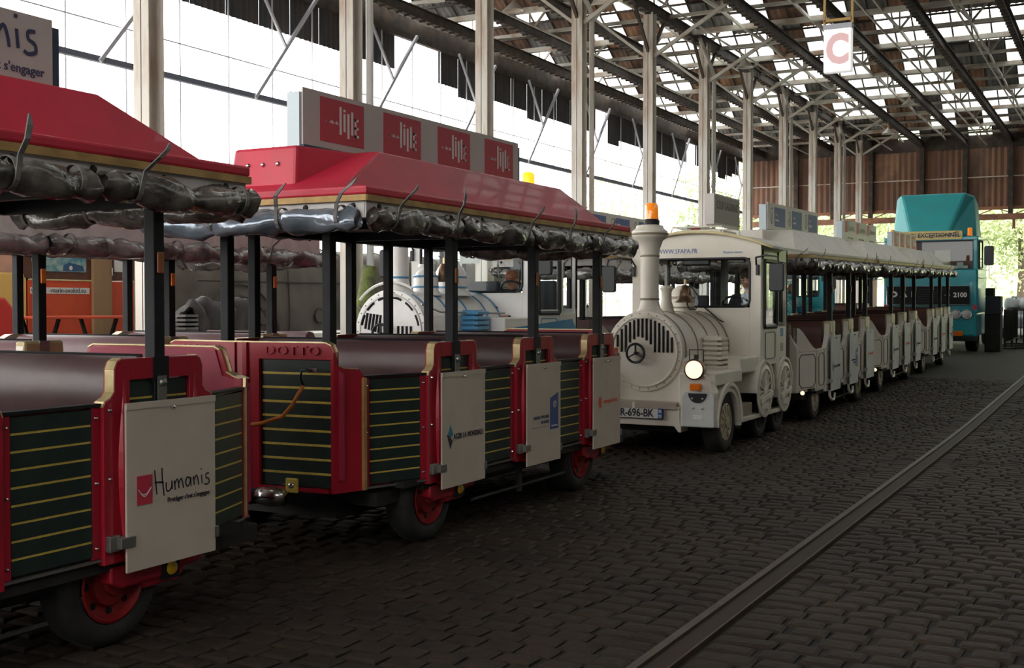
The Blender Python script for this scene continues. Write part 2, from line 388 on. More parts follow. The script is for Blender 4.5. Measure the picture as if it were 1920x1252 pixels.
# ------------------------------------------------------------------ hall
COLX = -10.0; COLY = [10.0 + 3.94 * i for i in range(-4, 11)]
BX = [-14.7, -13.2, -11.6, -7.9, -6.2, -4.45, -2.65, -.85, .95, 2.75, 4.6, 6.4]
Y0, Y1 = -6.0, 52.0
def sheet_mesh(w, h, t, pitch, mat, amp=.02, axis='y'):
    m = MB(); n = max(2, int(w / pitch) * 2); vs = []
    for i in range(n + 1):
        a = w * i / n; o = amp if i % 2 else -amp
        for z in (0, h): vs.append((o, a, z) if axis == 'y' else (a, o, z))
    fs = [(2 * i, 2 * i + 2, 2 * i + 3, 2 * i + 1) for i in range(n)]
    m.add(vs, fs); me = bpy.data.meshes.new('sheet'); me.from_pydata(m.v, [], m.f); me.materials.append(mat); return me
def build_hall():
    # columns
    n_ = ['first', 'second', 'third', 'fourth', 'fifth', 'sixth', 'seventh', 'eighth', 'ninth', 'tenth', 'eleventh', 'twelfth', 'thirteenth']
    cm = MB(); h = .12
    cm.box(-h, h, -h, -h + .02, 0, 8.2); cm.box(-h, h, h - .02, h, 0, 8.2); cm.box(-.012, .012, -h, h, 0, 8.2)
    tm = None
    vis = 0
    for i, y in enumerate(COLY):
        z = gz(y) - .03
        p = camproj(COLX, y, 3)
        k = i - 4
        lab = ('%s rust-streaked white steel column from the left' % n_[k]) if 0 <= k < 13 else 'white steel column out of view behind the wagons'
        if k < 0 and k < -2: continue
        root = thing('steel_column', lab, 'column', (COLX, y, z), group='steel columns of the left row')
        if tm is None: tm = cm.build('shaft', COLM, root, bev=.006); 
        else: copy(tm, root)
        b = MB()
        # knee braces along and across
        b.bar((0, -.1, 7.3), (0, -1.0, 8.25), .06, .07); b.bar((0, .1, 7.3), (0, 1.0, 8.25), .06, .07)
        b.build('knee_brace', BEAM, root)
        MB().bar((.1, 0, 7.2), (2.0, 0, 8.3), .07, .08).build('cross_brace', PURL, root)
        MB().bar((-.1, 0, 7.2), (-1.5, 0, 8.3), .05, .06).build('cross_brace', PURL, root)
        MB().box(-.16, .16, -.16, .16, 0, .05).build('base_plate', BEAM, root)
        if k % 2 == 1 or k in (3,):
            MB().tube([(.2, .18, 0), (.2, .18, 7.4), (.15, -.1, 7.7), (.1, -.7, 8.2)], .055, 10).build('downpipe', WHITE if k == 1 else COLM, root, smooth=True)
    # roof
    roof = MB().box(-15.6, 8, Y0, Y0 + .15, 8.1, 8.25).build('ceiling', BEAM); struct(roof)
    z0 = 8.18
    lb = MB(); Ln = 1
    def longbeam(x, zz, mat):
        m = MB(); m.box(x - .07, x + .07, Y0, Y1, zz, zz + .02); m.box(x - .012, x + .012, Y0, Y1, zz + .02, zz + .24); m.box(x - .07, x + .07, Y0, Y1, zz + .24, zz + .26)
        y = Y0
        while y < Y1:
            m.box(x - .075, x + .075, y, y + .05, zz - .035, zz); y += .33 if y > 18 else 2
        m.build('roof_beam', mat, roof)
    for x in BX: longbeam(x, z0, BEAM)
    longbeam(COLX, z0 + .15, BEAM)
    # transverse trusses and sawtooth glazing
    per = 3.94; zr = 9.55; zv = 8.5
    panes = []; far_m = MB()
    b0 = MB()
    ysaw = [COLY[0] + per * i - 1.0 for i in range(0, 15)]
    mats = [ROOFGL, GSHEET, RUST3, RUST2]
    for bi, y in enumerate(ysaw):
        if y < Y0 or y > Y1 - 1: continue
        ya, yb, yc = y, y + 2.3, min(y + per, Y1)   # rises ya..yb, glazed fall yb..yc
        t = MB()
        t.box(-15.5, 8, ya - .07, ya + .07, 8.44, 8.56); t.box(-15.5, 8, yb - .05, yb + .05, zr - .1, zr)
        t.box(-15.5, 8, yb - .04, yb + .04, 8.5, 8.58)
        x = -15.5
        while x < 7.5:
            t.bar((x, yb, 8.54), (x + .85, yb, zr), .05); t.bar((x + .85, yb, zr), (x + 1.7, yb, 8.54), .05)
            t.bar((x, yb, 8.54), (x, yb, zr), .04)
            t.bar((x, ya, 8.5), (x, yb, 8.54), .05, .07); t.bar((x, yb, 8.54), (x, yc, 8.5), .05, .07)
            x += 1.7
        t.build('roof_truss', PURL, roof)
        # opaque rise
        o = MB(); nn = 60 if bi > 5 else 20
        o.add([(-15.6, ya, zv + .05), (8, ya, zv + .05), (8, yb, zr + .03), (-15.6, yb, zr + .03)], [(0, 3, 2, 1)])
        o.build('roof_slope', GSHEET, roof)
        # rafters and bars of the glazed fall
        g = MB(); x = -15.5
        while x < 8:
            g.bar((x, yb, zr), (x, yc, zv + .06), .035, .06); x += .47
        for q in (.25, .5, .75):
            yy = yb + (yc - yb) * q; zz = zr + (zv - zr) * q
            g.bar((-15.5, yy, zz), (8, yy, zz), .05, .05)
        g.build('glazing_bars', BEAM, roof, kind='stuff')
        for c in range(25):
            for rr in range(2):
                q0, q1 = rr * .5, rr * .5 + .5
                panes.append((bi, -15.5 + c * .94, yb + (yc - yb) * q0, yb + (yc - yb) * q1, zr + (zv - zr) * q0 + .03, zr + (zv - zr) * q1 + .03))
    pm = []
    dy = (per - 2.3) / 2; dz = (zv - zr) / 2
    for mt in mats:
        me = bpy.data.meshes.new('roof_pane')
        if mt is ROOFGL:
            me.from_pydata([(.015, .01, 0), (.925, .01, 0), (.925, dy - .01, dz), (.015, dy - .01, dz)], [], [(0, 3, 2, 1)])
        else:
            vs = []; n = 12
            for i in range(n + 1):
                x = .94 * i / n; o = .02 * (i % 2)
                vs += [(x, 0, o), (x, dy, dz + o)]
            me.from_pydata(vs, [], [(2 * i, 2 * i + 1, 2 * i + 3, 2 * i + 2) for i in range(n)])
        me.materials.append(mt); pm.append(me)
    rnd = random.Random(5)
    cand = []
    for p in panes:
        q = camproj(p[1] + .5, (p[2] + p[3]) / 2, (p[4] + p[5]) / 2)
        seen = q and -20 < q[0] < 1940 and -30 < q[1] < 400
        cand.append((0 if seen else 1, q[2] if q else 99, p))
    cand.sort(key=lambda a: (a[0], a[1]))
    stuff = {0: MB(), 1: MB(), 2: MB(), 3: MB()}
    for i, (s_, d_, p) in enumerate(cand):
        k = rnd.choices([0, 1, 2, 3], [.46, .30, .13, .11])[0]
        if p[0] < 5: k = 0 if rnd.random() < .12 else 1  # unseen near bays mostly sheeted over to cut light from the roof
        if i < 300:
            o = link('roof_pane', pm[k], roof); o.location = (p[1], p[2], p[4])
        else:
            me = pm[k]; stuff[k].add([(v.co.x + p[1], v.co.y + p[2], v.co.z + p[4]) for v in me.vertices], [tuple(f.vertices) for f in me.polygons])
    for k, m in stuff.items():
        if m.v: m.build('roof_panes', mats[k], roof, kind='stuff')
    # a few conduits and lamps hanging below the roof
    for x in (-12.4, -9, -5.3, -3.5):
        MB().tube([(x, 10, 8.05), (x, 51, 8.05)], .025, 6).build('conduit', PURL, roof)
    for k, (x, y) in enumerate([(-11.6, 22), (-11.6, 30), (-9, 30), (-6.2, 38), (-7.9, 44)]):
        l = MB().lathe([(.001, .55), (.012, .55), (.012, .25), (.03, .22), (.06, .18), (.22, .02), (.24, 0), (.2, .02), (.001, .12)], 14, (x, y, 7.75))
        tag(l.build('hanging_lamp', PURL, smooth=True), 'old enamel lamp hanging under the roof, number %s from the camera' % ['one', 'two', 'three', 'four', 'five'][k], 'lamp', 'old roof lamps')
    # left wall: cladding, bars, rail, braces
    WX = -15.5
    wl = MB(); wl.box(WX - .05, WX + .05, Y0, Y1, 7.95, 8.1); wl.box(WX - .3, WX - .2, Y0, Y1, 8.05, 8.6)
    wall = struct(wl.build('wall_left', BEAM))
    sm = [sheet_mesh(.98, hh, 0, .16, CLAD) for hh in (.95, 1.15, .8)]
    y = Y0; k = 0; rn = random.Random(3)
    while y < Y1 - 1:
        gap = (int(y) in (23, 24, 35, 44))
        if not gap:
            mi = rn.choices([0, 1, 2], [.92, .05, .03])[0]; hh = (.95, 1.15, .8)[mi]
            o = link('cladding_sheet', sm[mi], wall); o.location = (WX - .1, y, 8.13 - hh)
        y += .985
    fr = MB()
    y = Y0
    while y < Y1:
        fr.bar((WX, y, 1.2), (WX, y, 8.1), .02, .03); y += 1.31
    fr.bar((WX, Y0, 6.35), (WX, Y1, 6.35), .02)
    fr.build('glazing_bars', MULL, wall)
    MB().box(WX + .04, WX + .14, Y0, Y1, 5.64, 5.74).build('wall_rail', RAILB, wall)
    MB().box(WX - .15, WX + .1, Y0, Y1, -.1, 1.2).build('low_wall', CONC, wall)
    for i, yc in enumerate(COLY):
        if yc > Y1 - 2: continue
        MB().bar((WX + .15, yc + .3, 5.65), (WX + .15, yc + 2.3, 8.05), .06, .07).build('diagonal_brace', MULL, wall)
        MB().bar((WX + .15, yc + .35, 8.0), (WX + .15, yc + 1.25, 6.85), .05, .05).build('diagonal_brace', MULL, wall)
    # back wall
    bw = MB(); bw.box(-15.6, 8.1, Y1, Y1 + .12, 8.0, 8.6)
    back = struct(bw.build('wall_back', BEAM))
    sb = [sheet_mesh(.97, 1.22, 0, .2, mt, .025, 'x') for mt in (RUST, RUST2, RUST, RUST3)]
    for r in range(2):
        x = -15.5
        while x < 7.5:
            o = link('cladding_sheet', rn.choice(sb[:3] if rn.random() < .9 else sb), back); o.location = (x, Y1 - .02, 5.62 + r * 1.2)
            x += .945
    MB().box(-15.5, 8, Y1 - .08, Y1 - .02, 6.83, 6.87).build('cladding_rail', PURL, back)
    for x in [-15.5, COLX] + BX:
        if x in (-14.7, -.85, 2.75): continue
        MB().box(x - .09, x + .09, Y1 - .3, Y1 - .05, gz(52) if x in (-15.5, COLX, -6.2, 0.95) else 5.2, 8.1).build('wall_post', BEAM, back)
    t = MB(); t.box(-15.5, 8, Y1 - .1, Y1 + .1, 5.5, 5.62); t.box(-15.5, 8, Y1 - .6, Y1 - .3, 5.05, 5.28)
    x = -15.5
    while x < 8:
        t.bar((x, Y1 - .2, 5.28), (x + .7, Y1 - .2, 5.55), .04); t.bar((x + .7, Y1 - .2, 5.55), (x + 1.4, Y1 - .2, 5.28), .04); x += 1.4
        t.box(x - .05, x + .05, Y1 - .5, Y1 - .3, 4.7, 5.05)
    t.build('wind_girder', ORSTEEL, back)
    fw = MB().box(-1.5, 8.2, Y0 - .1, Y0, -.1, 8.6).build('wall_front_blocker', BEAM); struct(fw)  # unseen part-width wall, added behind the camera to dim the near area
    wr = MB().box(8, 8.2, Y0, Y1, -.1, 8.6).build('wall_right', BEAM); struct(wr)
build_hall()

# sign C
c = thing('hanging_bay_sign', 'white hanging sign with a faded red letter C under the roof', 'sign', (-3.085, 14, 4.28))
MB().box(-.16, .16, -.05, .05, 0, .52).build('panel', CSIGN, c, bev=.01)
MB().box(-.165, .165, -.055, .055, .5, .56).build('top_cap', MULL, c)
text('C', .46, CRED, c, (0, -.053, .25), 'y', name='letter', bold=.022, sx=.8)
f = MB(); 
for s in (-1, 1): f.box(s * .16 - .012, s * .16 + .012, -.02, .02, .56, 3.95)
f.box(-.16, .16, -.02, .02, .60, .63); f.box(-.16, .16, -.02, .02, 1.2, 1.22); f.build('hanger_frame', YFRAME, c)

# ------------------------------------------------------------------ lettering groups
def strokes(polys, mat, parent, loc, s, w, name='lettering', sx=1):
    """hand-drawn strokes in the y-z plane facing +x"""
    m = MB()
    for pl in polys:
        # smooth
        P = [Vector((0, a * s * sx, b * s)) for a, b in pl]
        if len(P) > 2:
            Q = []
            for i in range(len(P) - 1):
                p0, p1, p2, p3 = P[max(i - 1, 0)], P[i], P[i + 1], P[min(i + 2, len(P) - 1)]
                for t in (0, .25, .5, .75):
                    Q.append(.5 * ((2 * p1) + (p2 - p0) * t + (2 * p0 - 5 * p1 + 4 * p2 - p3) * t * t + (3 * p1 - p0 - 3 * p2 + p3) * t ** 3))
            Q.append(P[-1]); P = Q
        n = len(P); vs = []
        for i, p in enumerate(P):
            d = (P[min(i + 1, n - 1)] - P[max(i - 1, 0)]).normalized(); nn = Vector((0, -d.z, d.y)) * (w * s / 2)
            vs += [p + nn, p - nn]
        vs = [(v.x + .002, v.y, v.z) for v in vs]
        m.add(vs, [(2 * i, 2 * i + 1, 2 * i + 3, 2 * i + 2) for i in range(n - 1)])
    o = m.build(name, mat, parent, loc=loc); return o
HUM = [[(0, 1.05), (.06, .5), (.12, 0)], [(0, .52), (.3, .5), (.52, .46)], [(.42, 1.1), (.46, .5), (.54, -.12)],
       [(.66, .45), (.68, .12), (.82, .05), (.98, .2), (1.0, .48), (1.02, .1)],
       [(1.15, .46), (1.2, .05)], [(1.17, .3), (1.32, .5), (1.4, .3), (1.42, .08)], [(1.41, .3), (1.56, .5), (1.65, .3), (1.7, .06)],
       [(2.1, .45), (1.92, .5), (1.84, .28), (1.95, .1), (2.1, .25), (2.14, .48), (2.16, .08)],
       [(2.32, .5), (2.36, .1)], [(2.33, .3), (2.5, .52), (2.6, .3), (2.64, .08)],
       [(2.82, .5), (2.86, .1)], [(2.80, .72), (2.81, .80)],
       [(3.3, .52), (3.12, .5), (3.12, .34), (3.28, .26), (3.3, .1), (3.12, .03), (3.0, .08)]]
def humanis(parent, x, y0, z0, s, logo=True):
    """y0: left end of the writing"""
    strokes(HUM, INK, parent, (x, y0, z0), s, .075)
    if logo:
        sq = MB().box(0, .002, -.30 * s * 3.3, -.04 * s * 3.3, -.32 * s, .9 * s).build('logo_square', REDINK, parent, loc=(x, y0, z0))
        strokes([[(-.95, .35), (-.75, .14), (-.5, .12), (-.22, .38)], [(-.92, .30), (-.7, .06), (-.5, .05), (-.24, .32)]], WINK, parent, (x + .002, y0, z0), s, .04, 'logo_smile')
    text("Protéger c'est s'engager", s * .30, INK, parent, (x + .001, y0 + 3.35 * s, z0 - .33 * s), 'x', align='RIGHT', sx=.9)
def lille(parent, x, y0, y1, z0, z1):
    MB().box(0, .003, y0, y1, z0, z1).build('red_square', REDINK, parent, loc=(x, 0, 0))
    W = y1 - y0; H = z1 - z0; m = MB()
    def b(a, c, d, e): m.box(.003, .0045, y0 + a * W, y0 + c * W, z0 + d * H, z0 + e * H)
    b(.43, .475, .22, .86); b(.52, .565, .30, .72); b(.52, .565, .76, .82); b(.61, .655, .16, .74); b(.70, .745, .26, .80)
    b(.78, .82, .22, .66); b(.78, .88, .22, .28); b(.78, .87, .41, .47); b(.78, .87, .60, .66)
    m.build('letters', WINK, parent, loc=(x, 0, 0))
    text('ville de', H * .12, WINK, parent, (x + .003, y0 + .30 * W, z0 + .47 * H), 'x')
    strokes([[(-.3, 0), (.3, 0)], [(0, -.4), (0, .4)], [(-.15, .2), (0, -.1), (.15, .2)]], WINK, parent, (x + .002, y0 + .13 * W, z0 + .47 * H), .05 * H * 2, .18, 'emblem')
def hdf(parent, x, y0, y1, z0, z1):
    W = y1 - y0; H = z1 - z0
    MB().box(0, .003, y0 + .33 * W, y1, z0, z1).build('blue_square', BLUEINK, parent, loc=(x, 0, 0))
    text('Région', H * .17, WINK, parent, (x + .003, y0 + .38 * W, z0 + .62 * H), 'x', align='LEFT')
    text('Hauts-de-France', H * .17, WINK, parent, (x + .003, y0 + .37 * W, z0 + .34 * H), 'x', align='LEFT', sx=.62, bold=.002)
    strokes([[(0, .1), (-.25, .35), (-.1, .6), (-.2, .85), (.05, .98), (.22, .8), (.1, .55), (.28, .35), (0, .1)], [(-.1, .2), (.08, .6)]], INK, parent, (x, y0 + .15 * W, z0), H * .95, .05, 'emblem')

# ------------------------------------------------------------------ wagon parts (shared meshes)
def slat_set(parent, y0, y1, z0, z1, x, n=9, mg=GREEN, stripes=True, proto={}):
    h = (z1 - z0) / n; w = y1 - y0
    key = ('s', round(w, 3), round(h, 4))
    if key not in proto:
        me = MB().box(-.012, .012, 0, w, .005, h - .005); a = bpy.data.meshes.new('slat'); a.from_pydata(me.v, [], me.f); a.materials.append(GREEN)
        me = MB().box(-.012, .010, .004, w - .004, -.0072, .0072); b = bpy.data.meshes.new('stripe'); b.from_pydata(me.v, [], me.f); b.materials.append(STRIPE)
        proto[key] = (a, b)
    a, b = proto[key]
    for i in range(n):
        o = link('slat', a, parent); o.location = (x, y0, z0 + i * h)
        if i: o = link('stripe', b, parent); o.location = (x, y0, z0 + i * h)
def make_doorpost(style):
    """near side door post centred on y=0, outer face x=0 (parent local), extends inwards"""
    root_m = MB(); T = -.07
    if style == 'red':
        L = [(-.345, .40), (-.345, 1.10), (-.335, 1.125), (-.30, 1.14), (-.28, 1.165), (-.278, 1.265), (-.262, 1.30), (-.235, 1.312), (-.19, 1.312), (-.19, .40)]
        root_m.prism(L[::-1], T, 0); root_m.prism([(-a, b) for a, b in L], T, 0)
        root_m.box(T, 0, -.19, .19, 1.215, 1.312); root_m.box(T, 0, -.19, .19, .38, .44)
        for s in (-1, 1):
            pts = [(-.004, s * .225, .42 + .8 * t) for t in [i / 10 for i in range(11)]]
            rr = [.006 + .032 * sin(PI * min(1, (i / 10) * 1.05)) ** 1.2 if i < 10 else .006 for i in range(11)]
            root_m.tube(pts, rr, 8)
        o = root_m.build('doorpost', RED, None, bev=.004)
        slat_set(o, -.19, .19, .44, 1.215, -.03)
        for s in (-1, 1):
            g = MB()
            ed = [(s * a, b) for a, b in L[1:8]]
            for (a, b), (c, d) in zip(ed, ed[1:]):
                g.bar((-.03, a, b), (-.03, c, d), .009, .055, up=(1, 0, 0))
            g.build('edge_trim', GOLD, o)
        k = MB().box(-.02, .006, -.048, .048, 1.20, 1.315); k.build('post_strap', BLACK, o)
        h = MB().box(.004, .014, -.026, .026, 1.07, 1.225); h.lathe([(.001, .03), (.016, .026), (.02, .014)], 12, (0, 0, 1.195), 'x'); h.build('latch', STEEL, o, smooth='auto')
    else:
        L = [(-.345, .36), (-.345, .96), (-.30, .985), (-.24, 1.05), (-.18, 1.15), (-.165, 1.28), (-.15, 1.30), (-.10, 1.31), (0, 1.31), (0, .36)]
        root_m.prism(L[::-1], T, 0); root_m.prism([(-a, b) for a, b in L], T, 0)
        o = root_m.build('doorpost', CREAM, None, bev=.005)
        g = MB(); g.box(T - .01, .01, -.165, .165, 1.14, 1.315); g.build('top_cover', M('gilt_cover', (.5, .42, .22), .4, .3) if 'gilt_cover' not in bpy.data.materials else bpy.data.materials['gilt_cover'], o, bev=.02)
        k = MB().box(-.01, .013, -.04, .04, 1.05, 1.315); k.build('post_strap', STEEL, o)
        MB().tube([(.01, -.2, .36), (.015, -.2, .28), (.02, -.1, .22), (.02, .02, .22), (.01, .1, .3)], .02, 6).build('door_stop', CREAM, o, smooth=True)
    bl = MB()
    for s in (-1, 1):
        for z in ((1.085, .78, .46) if style == 'red' else (.9, .4)):
            bl.lathe([(.001, .012), (.007, .010), (.010, 0), (.010, -.002)], 8, (0, s * .31, z), 'x')
    bl.build('bolts', CHROME, o, kind='stuff')
    return o
def panel(parent, p0, p1, z0, z1, style, name='slat_panel'):
    """side panel between plan points p0,p1 (outer face); returns object with own frame"""
    a = Vector((*p0, 0)); b = Vector((*p1, 0)); d = b - a; Ln = d.length; ang = math.atan2(-d.x, d.y)
    m = MB()
    if style == 'red':
        m.box(-.05, 0, 0, .05, z0, z1); m.box(-.05, 0, Ln - .05, Ln, z0, z1); m.box(-.05, -.03, .05, Ln - .05, z0, z1)
        o = m.build(name, RED, parent, bev=.004)
        slat_set(o, .05, Ln - .05, z0 + .01, z1 - .005, -.012)
        MB().box(-.055, .006, 0, Ln, z1, z1 + .014).build('top_strip', BLACK, o)
        MB().box(-.055, .006, 0, Ln, z0 - .012, z0).build('sill_strip', STEEL, o)
        bl = MB()
        for yy in (.025, Ln - .025):
            for z in (z0 + .05, (z0 + z1) / 2, z1 - .05): bl.lathe([(.001, .011), (.006, .009), (.009, 0)], 8, (0, yy, z), 'x')
        bl.build('bolts', CHROME, o, kind='stuff')
    else:
        m.box(-.05, 0, 0, Ln, z0, z1); o = m.build(name, CREAM, parent, bev=.005)
        r = MB(); i = .06; c = .05; A, B, C, D = i, Ln - i, z0 + i, z1 - i
        if B - A > .12:
            P = [(A + c, C), (B - c, C), (B - c * .7, C + c * .5), (B, C + c), (B, D - c), (B - c, D), (A + c, D), (A, D - c), (A, C + c)]
            P.append(P[0])
            r.tube([(.002, y, z) for y, z in P], .006, 5); r.build('pinstripe', LINE, o)
            A, B, C, D = .02, Ln - .02, z0 + .02, z1 - .02
            MB().tube([(.001, y, z) for y, z in [(A, C), (B, C), (B, D), (A, D), (A, C)]], .003, 4).build('border_line', TANLINE, o)
    o.location = a; o.rotation_euler.z = ang
    return o
def lumpy(p0, p1, r, seed, n=14, pinch=(), sag=0):
    rn = random.Random(seed); p0 = Vector(p0); p1 = Vector(p1); L = (p1 - p0).length; k = max(8, int(L / .045)); d = (p1 - p0).normalized()
    x = d.orthogonal().normalized(); 
    if abs(d.z) < .5: x = d.cross(Vector((0, 0, 1))).normalized()
    y = d.cross(x); ph = [rn.uniform(0, 6.28) for _ in range(8)]
    vs = []
    for i in range(k + 1):
        t = i / k; s = L * t; rr = r
        for q in pinch:
            rr *= 1 - .36 * math.exp(-((s - q) / .045) ** 2)
        end = min(s, L - s); rr *= min(1, .62 + end / .12)
        c = p0 + d * s + Vector((0, 0, -sag * sin(PI * t) + .008 * sin(9 * t + ph[6])))
        for j in range(n):
            a = 2 * PI * j / n
            f = 1 + .13 * sin(3 * a + s * 7 + ph[0]) + .10 * sin(2 * a - s * 11 + ph[1]) + .07 * sin(5 * a + s * 23 + ph[2]) + rn.uniform(-.03, .03)
            vs.append(c + x * (rr * f * cos(a)) + y * (rr * f * sin(a)))
    fs = [(i * n + j, i * n + (j + 1) % n, (i + 1) * n + (j + 1) % n, (i + 1) * n + j) for i in range(k) for j in range(n)]
    fs += [tuple(range(n)), tuple(range(k * n, k * n + n))[::-1]]
    return MB().add(vs, fs)
def strap_mb(r, seed, up=True, out=(1, 0)):
    """strap around a roll centred at origin; roll runs along y; out = outward x"""
    rn = random.Random(seed); m = MB(); n = 14; w = .012
    vs = []
    for j in range(n + 1):
        a = 2 * PI * j / n
        for s in (-1, 1):
            for q in (r * .80, r * .86): vs.append((q * cos(a), s * w, q * 1.08 * sin(a)))
    fs = []
    for j in range(n):
        a = j * 4; b = a + 4
        fs += [(a + 1, b + 1, b + 3, a + 3), (a, a + 1, b + 1, b), (a + 2, b + 2, b + 3, a + 3)]
    m.add(vs, fs)
    if seed % 5 in (1, 3): return m
    # tail
    l = rn.uniform(.04, .15); dy = rn.uniform(.02, .20); ox = rn.uniform(.02, .05)
    P = [Vector((r * .8, 0, -.01)), Vector((r * .95, dy * .1, .07)), Vector((r + ox, dy * .4, .13)), Vector((r + ox * 1.1, dy * .8, .13 + l * .5)), Vector((r + ox * .8, dy, .12 + l))]
    W = [w, w, w * 1.1, w * 1.2, w * .3]; vs = []
    for p, ww in zip(P, W):
        vs += [p + Vector((-.003, -ww, 0)), p + Vector((-.003, ww, 0)), p + Vector((.004, ww, 0)), p + Vector((.004, -ww, 0))]
    fs = [(4 * i + a, 4 * i + (a + 1) % 4, 4 * i + 4 + (a + 1) % 4, 4 * i + 4 + a) for i in range(4) for a in range(4)] + [(3, 2, 1, 0), (16, 17, 18, 19)]
    m.add(vs, fs)
    return m
STRAPS = None
def make_wheel(rimmat, spokes=False, r=.29, w=.17, rr=.185):
    m = MB(); o_ = 0
    m.lathe([(rr, -.01), (rr + .012, 0), (r - .03, 0), (r - .006, -.02), (r, -.035), (r, -w + .03), (r - .02, -w), (rr, -w + .01), (rr, -.01)], 36, (0, 0, 0), 'x')
    o = m.build('wheel', RUBBER, None, smooth='auto')
    q = MB()
    q.lathe([(rr, .0), (rr - .012, .005), (rr - .03, -.03), (rr * .62, -.035), (rr * .55, -.01), (rr * .3, -.005), (rr * .28, .02), (.001, .025)], 28, (0, 0, 0), 'x')
    if spokes:
        for k in range(12):
            a = 2 * PI * k / 12; q.bar((-.01, .03 * cos(a), .03 * sin(a)), (-.012, (rr - .01) * cos(a), (rr - .01) * sin(a)), .022, .03, up=(1, 0, 0))
    q.build('rim', rimmat, o, smooth='auto')
    if not spokes:
        h = MB()
        for k in range(8):
            a = 2 * PI * k / 8; h.lathe([(.001, .004), (.018, .003), (.019, 0)], 8, (-.034, rr * .72 * cos(a), rr * .72 * sin(a)), 'x')
        h.build('rim_holes', BLACK, o, kind='stuff')
    return o
PROTO = {}
def hide_proto(o):
    col.objects.unlink(o)
    for k in o.children: hide_proto(k)
def get(key, fn):
    if key not in PROTO:
        o = fn(); PROTO[key] = o
        return o, True
    return PROTO[key], False
def place(key, fn, parent, loc, rot=(0, 0, 0), scale=(1, 1, 1)):
    o, new = get(key, fn)
    if new:
        o.parent = parent; o.location = loc; o.rotation_euler = rot; o.scale = scale; return o
    return copy(o, parent, loc, rot, True, scale)

